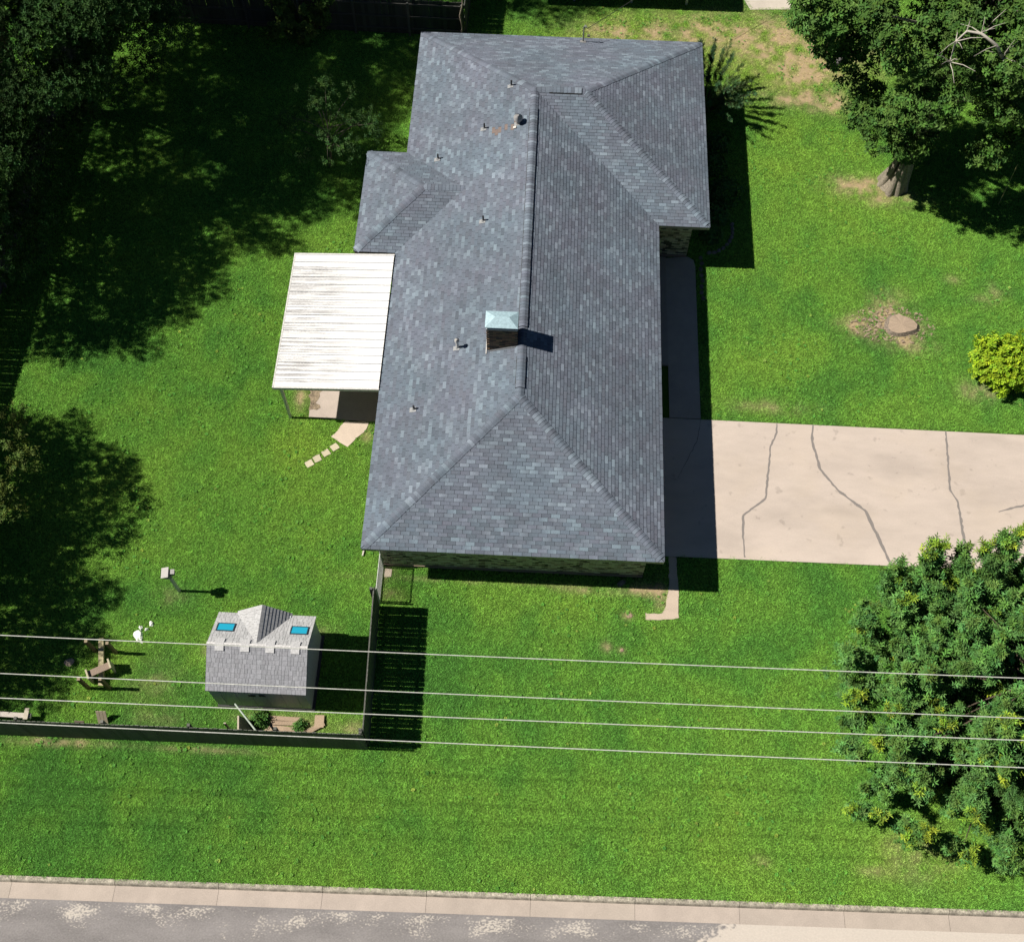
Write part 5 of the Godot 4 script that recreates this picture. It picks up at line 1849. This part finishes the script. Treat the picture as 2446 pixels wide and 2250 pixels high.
	# plants in the shaded bed along the wing
	var beds := [[12.75, -17.4, 0.5, "leafiest low plant in the dark bed under the wing's east eave"], [12.3, -18.9, 0.35, "low plant in the dark bed, next one up from the leafiest"], [12.5, -20.1, 0.35, "low plant in the dark bed nearest the spiky shrub"], [12.4, -16.3, 0.3, "low plant in the dark bed just above the curved edging"], [12.15, -15.3, 0.22, "smallest plant in the dark bed, inside the curve of the edging"]]
	for q in beds:
		var bp := thing("bed_plant", q[3], "plant", Vector3(q[0], 0, q[1]), 0.0, "plants in the shaded bed")
		var w2 := []
		var c2 := []
		for i in int(160 * q[2] / 0.4):
			var d := rand_dir()
			d.y = absf(d.y)
			w2.append(Transform3D(facing(d + Vector3(0, 0.3, 0), rng.randf() * TAU, rng.randf_range(0.9, 1.5)), d * q[2] * pow(rng.randf(), 0.5) * Vector3(1, 0.9, 1)))
			c2.append(tint(Color(0.07, 0.16, 0.045)))
		stuff(multi("foliage", broad, M.leaf, bp, w2, c2))


# ---------------------------------------------------------------- grass
func grass() -> void:
	var kinds := []
	for k in 3:
		var r := RandomNumberGenerator.new()
		r.seed = 700 + k
		var b := MB.new()
		for i in 9:
			var a := r.randf() * TAU
			var lean := r.randf_range(0.25, 1.25)
			var h := r.randf_range(0.035, 0.075)
			var root := Vector3(r.randf_range(-0.035, 0.035), -0.005, r.randf_range(-0.035, 0.035))
			var dir := Vector3(cos(a) * sin(lean), cos(lean), sin(a) * sin(lean))
			var side := Vector3(-sin(a), 0, cos(a)) * r.randf_range(0.005, 0.009)
			var c := Color.WHITE * r.randf_range(0.8, 1.2)
			b.tri(root + side, root - side, root + dir * h * 1.25, c, Vector3(dir.x, 0.8, dir.z))
		kinds.append(b.mesh())
	var where := [[], [], []]
	var cols := [[], [], []]
	var pads := [[9.3, 40.0, -6.74, -1.25], [10.33, 11.47, -14.1, -6.7], [-2.95, 0.0, -11.4, -6.08], [-4.36, -1.3, 2.2, 4.72], [0.4, 9.35, -23.1, -0.4], [-1.1, 0.5, -16.4, -12.3], [9.2, 11.2, -23.1, -14.2], [3.7, 12.4, -40.0, -29.2], [9.2, 10.4, -14.2, -6.7]]
	var pavs := [PackedVector2Array([Vector2(-1.48, -6.1), Vector2(-0.6, -6.1), Vector2(-0.66, -5.75), Vector2(-0.88, -5.5), Vector2(-1.3, -4.94), Vector2(-1.92, -5.35), Vector2(-1.62, -5.8)]),
		PackedVector2Array([Vector2(10.22, -1.3), Vector2(10.49, -1.3), Vector2(10.53, 0.03), Vector2(10.52, 0.98), Vector2(10.3, 1.06), Vector2(9.42, 1.1), Vector2(9.4, 0.88), Vector2(9.97, 0.86), Vector2(10.08, 0.55), Vector2(10.2, 0.05)]),
		PackedVector2Array([Vector2(14.1, -29.6), Vector2(18.8, -29.6), Vector2(18.0, -28.7), Vector2(14.5, -28.45)])]
	var spots := [[-1.75, -4.93], [-2.03, -4.68], [-2.32, -4.43], [-2.57, -4.22], [0.63, -0.16]]
	var step := 0.053
	var z := -30.5
	while z < 10.3:
		var t := (z + 28.0) / 39.0
		var xa := lerpf(-21.2, -11.0, t)
		var xb := lerpf(28.4, 22.0, t)
		var x := xa
		while x < xb:
			var px := x + rng.randf() * step
			var pz := z + rng.randf() * step
			x += step
			if pz > kerb_z(px) + 0.02:
				continue
			var skip := false
			var ex := px + 0.13 * n_small.get_noise_2d(px * 1.7, pz * 1.7)
			var ez := pz + 0.13 * n_small.get_noise_2d(px * 1.7 + 9.0, pz * 1.7)
			for q in pads:
				if ex > q[0] and ex < q[1] and ez > q[2] and ez < q[3]:
					skip = true
					break
			if skip:
				continue
			if px > 9.0 or (px > -2.2 and px < -0.4 and pz > -6.2 and pz < -4.8):
				for q in pavs:
					if Geometry2D.is_point_in_polygon(Vector2(px, pz), q):
						skip = true
						break
			if px > -2.9 and px < 0.9 and pz > -5.2 and pz < 0.1:
				for q in spots:
					if absf(px - q[0]) + absf(pz - q[1]) < 0.2:
						skip = true
			if skip:
				continue
			var dry := dryness(px, pz)
			if rng.randf() < dry * 0.8:
				continue
			var c: Color = lawn_color(px, pz, dry * 0.8) * GRASS_GAIN * (1.0 + 0.28 * n_tuft.get_noise_2d(px, pz)) * [0.72, 0.88, 1.0, 1.1, 1.28][rng.randi() % 5]
			var s := rng.randf_range(0.68, 1.0) * (1.0 + 0.35 * n_small.get_noise_2d(px * 1.3, pz * 1.3 + 40.0) + 0.5 * n_tuft.get_noise_2d(px + 30.0, pz))
			var a := rng.randf() * TAU
			var k := rng.randi() % 3
			where[k].append(Transform3D(Basis(Vector3.UP, a).scaled(Vector3(s, s * rng.randf_range(0.8, 1.3), s)), Vector3(px, 0, pz)))
			cols[k].append(c)
		z += step
	var gr := Node3D.new()
	gr.name = "grass"
	add_child(gr)
	tag(gr, "mown green grass covering the lawns round the house", "grass")
	stuff(gr)
	for k in 3:
		stuff(multi("grass_blades", kinds[k], M.blade, gr, where[k], cols[k]))
	var rosette := sprig(8, 0.075, 0.05, 0.015, 0.35, 55)
	var ww := []
	var wc := []
	for i in 20000:
		var pz := rng.randf_range(-29.0, 10.0)
		var px := rng.randf_range(-20.0, 27.0)
		if n_mid.get_noise_2d(px * 0.7 + 80.0, pz * 0.7) < 0.12 or pz > kerb_z(px) - 0.1:
			continue
		var skip := false
		for q in pads:
			if px > q[0] - 0.1 and px < q[1] + 0.1 and pz > q[2] - 0.1 and pz < q[3] + 0.1:
				skip = true
		for q in pavs:
			if not skip and Geometry2D.is_point_in_polygon(Vector2(px, pz), q):
				skip = true
		if skip:
			continue
		ww.append(Transform3D(Basis(Vector3.UP, rng.randf() * TAU).scaled(Vector3.ONE * rng.randf_range(0.35, 0.85)), Vector3(px, 0.035, pz)))
		var g := Color(0.105, 0.27, 0.045) if rng.randf() < 0.92 else Color(0.22, 0.34, 0.07)
		wc.append(tint(g) * 1.25)
	stuff(multi("weeds", rosette, M.blade, gr, ww, wc))
	print("tufts ", where[0].size() * 3)
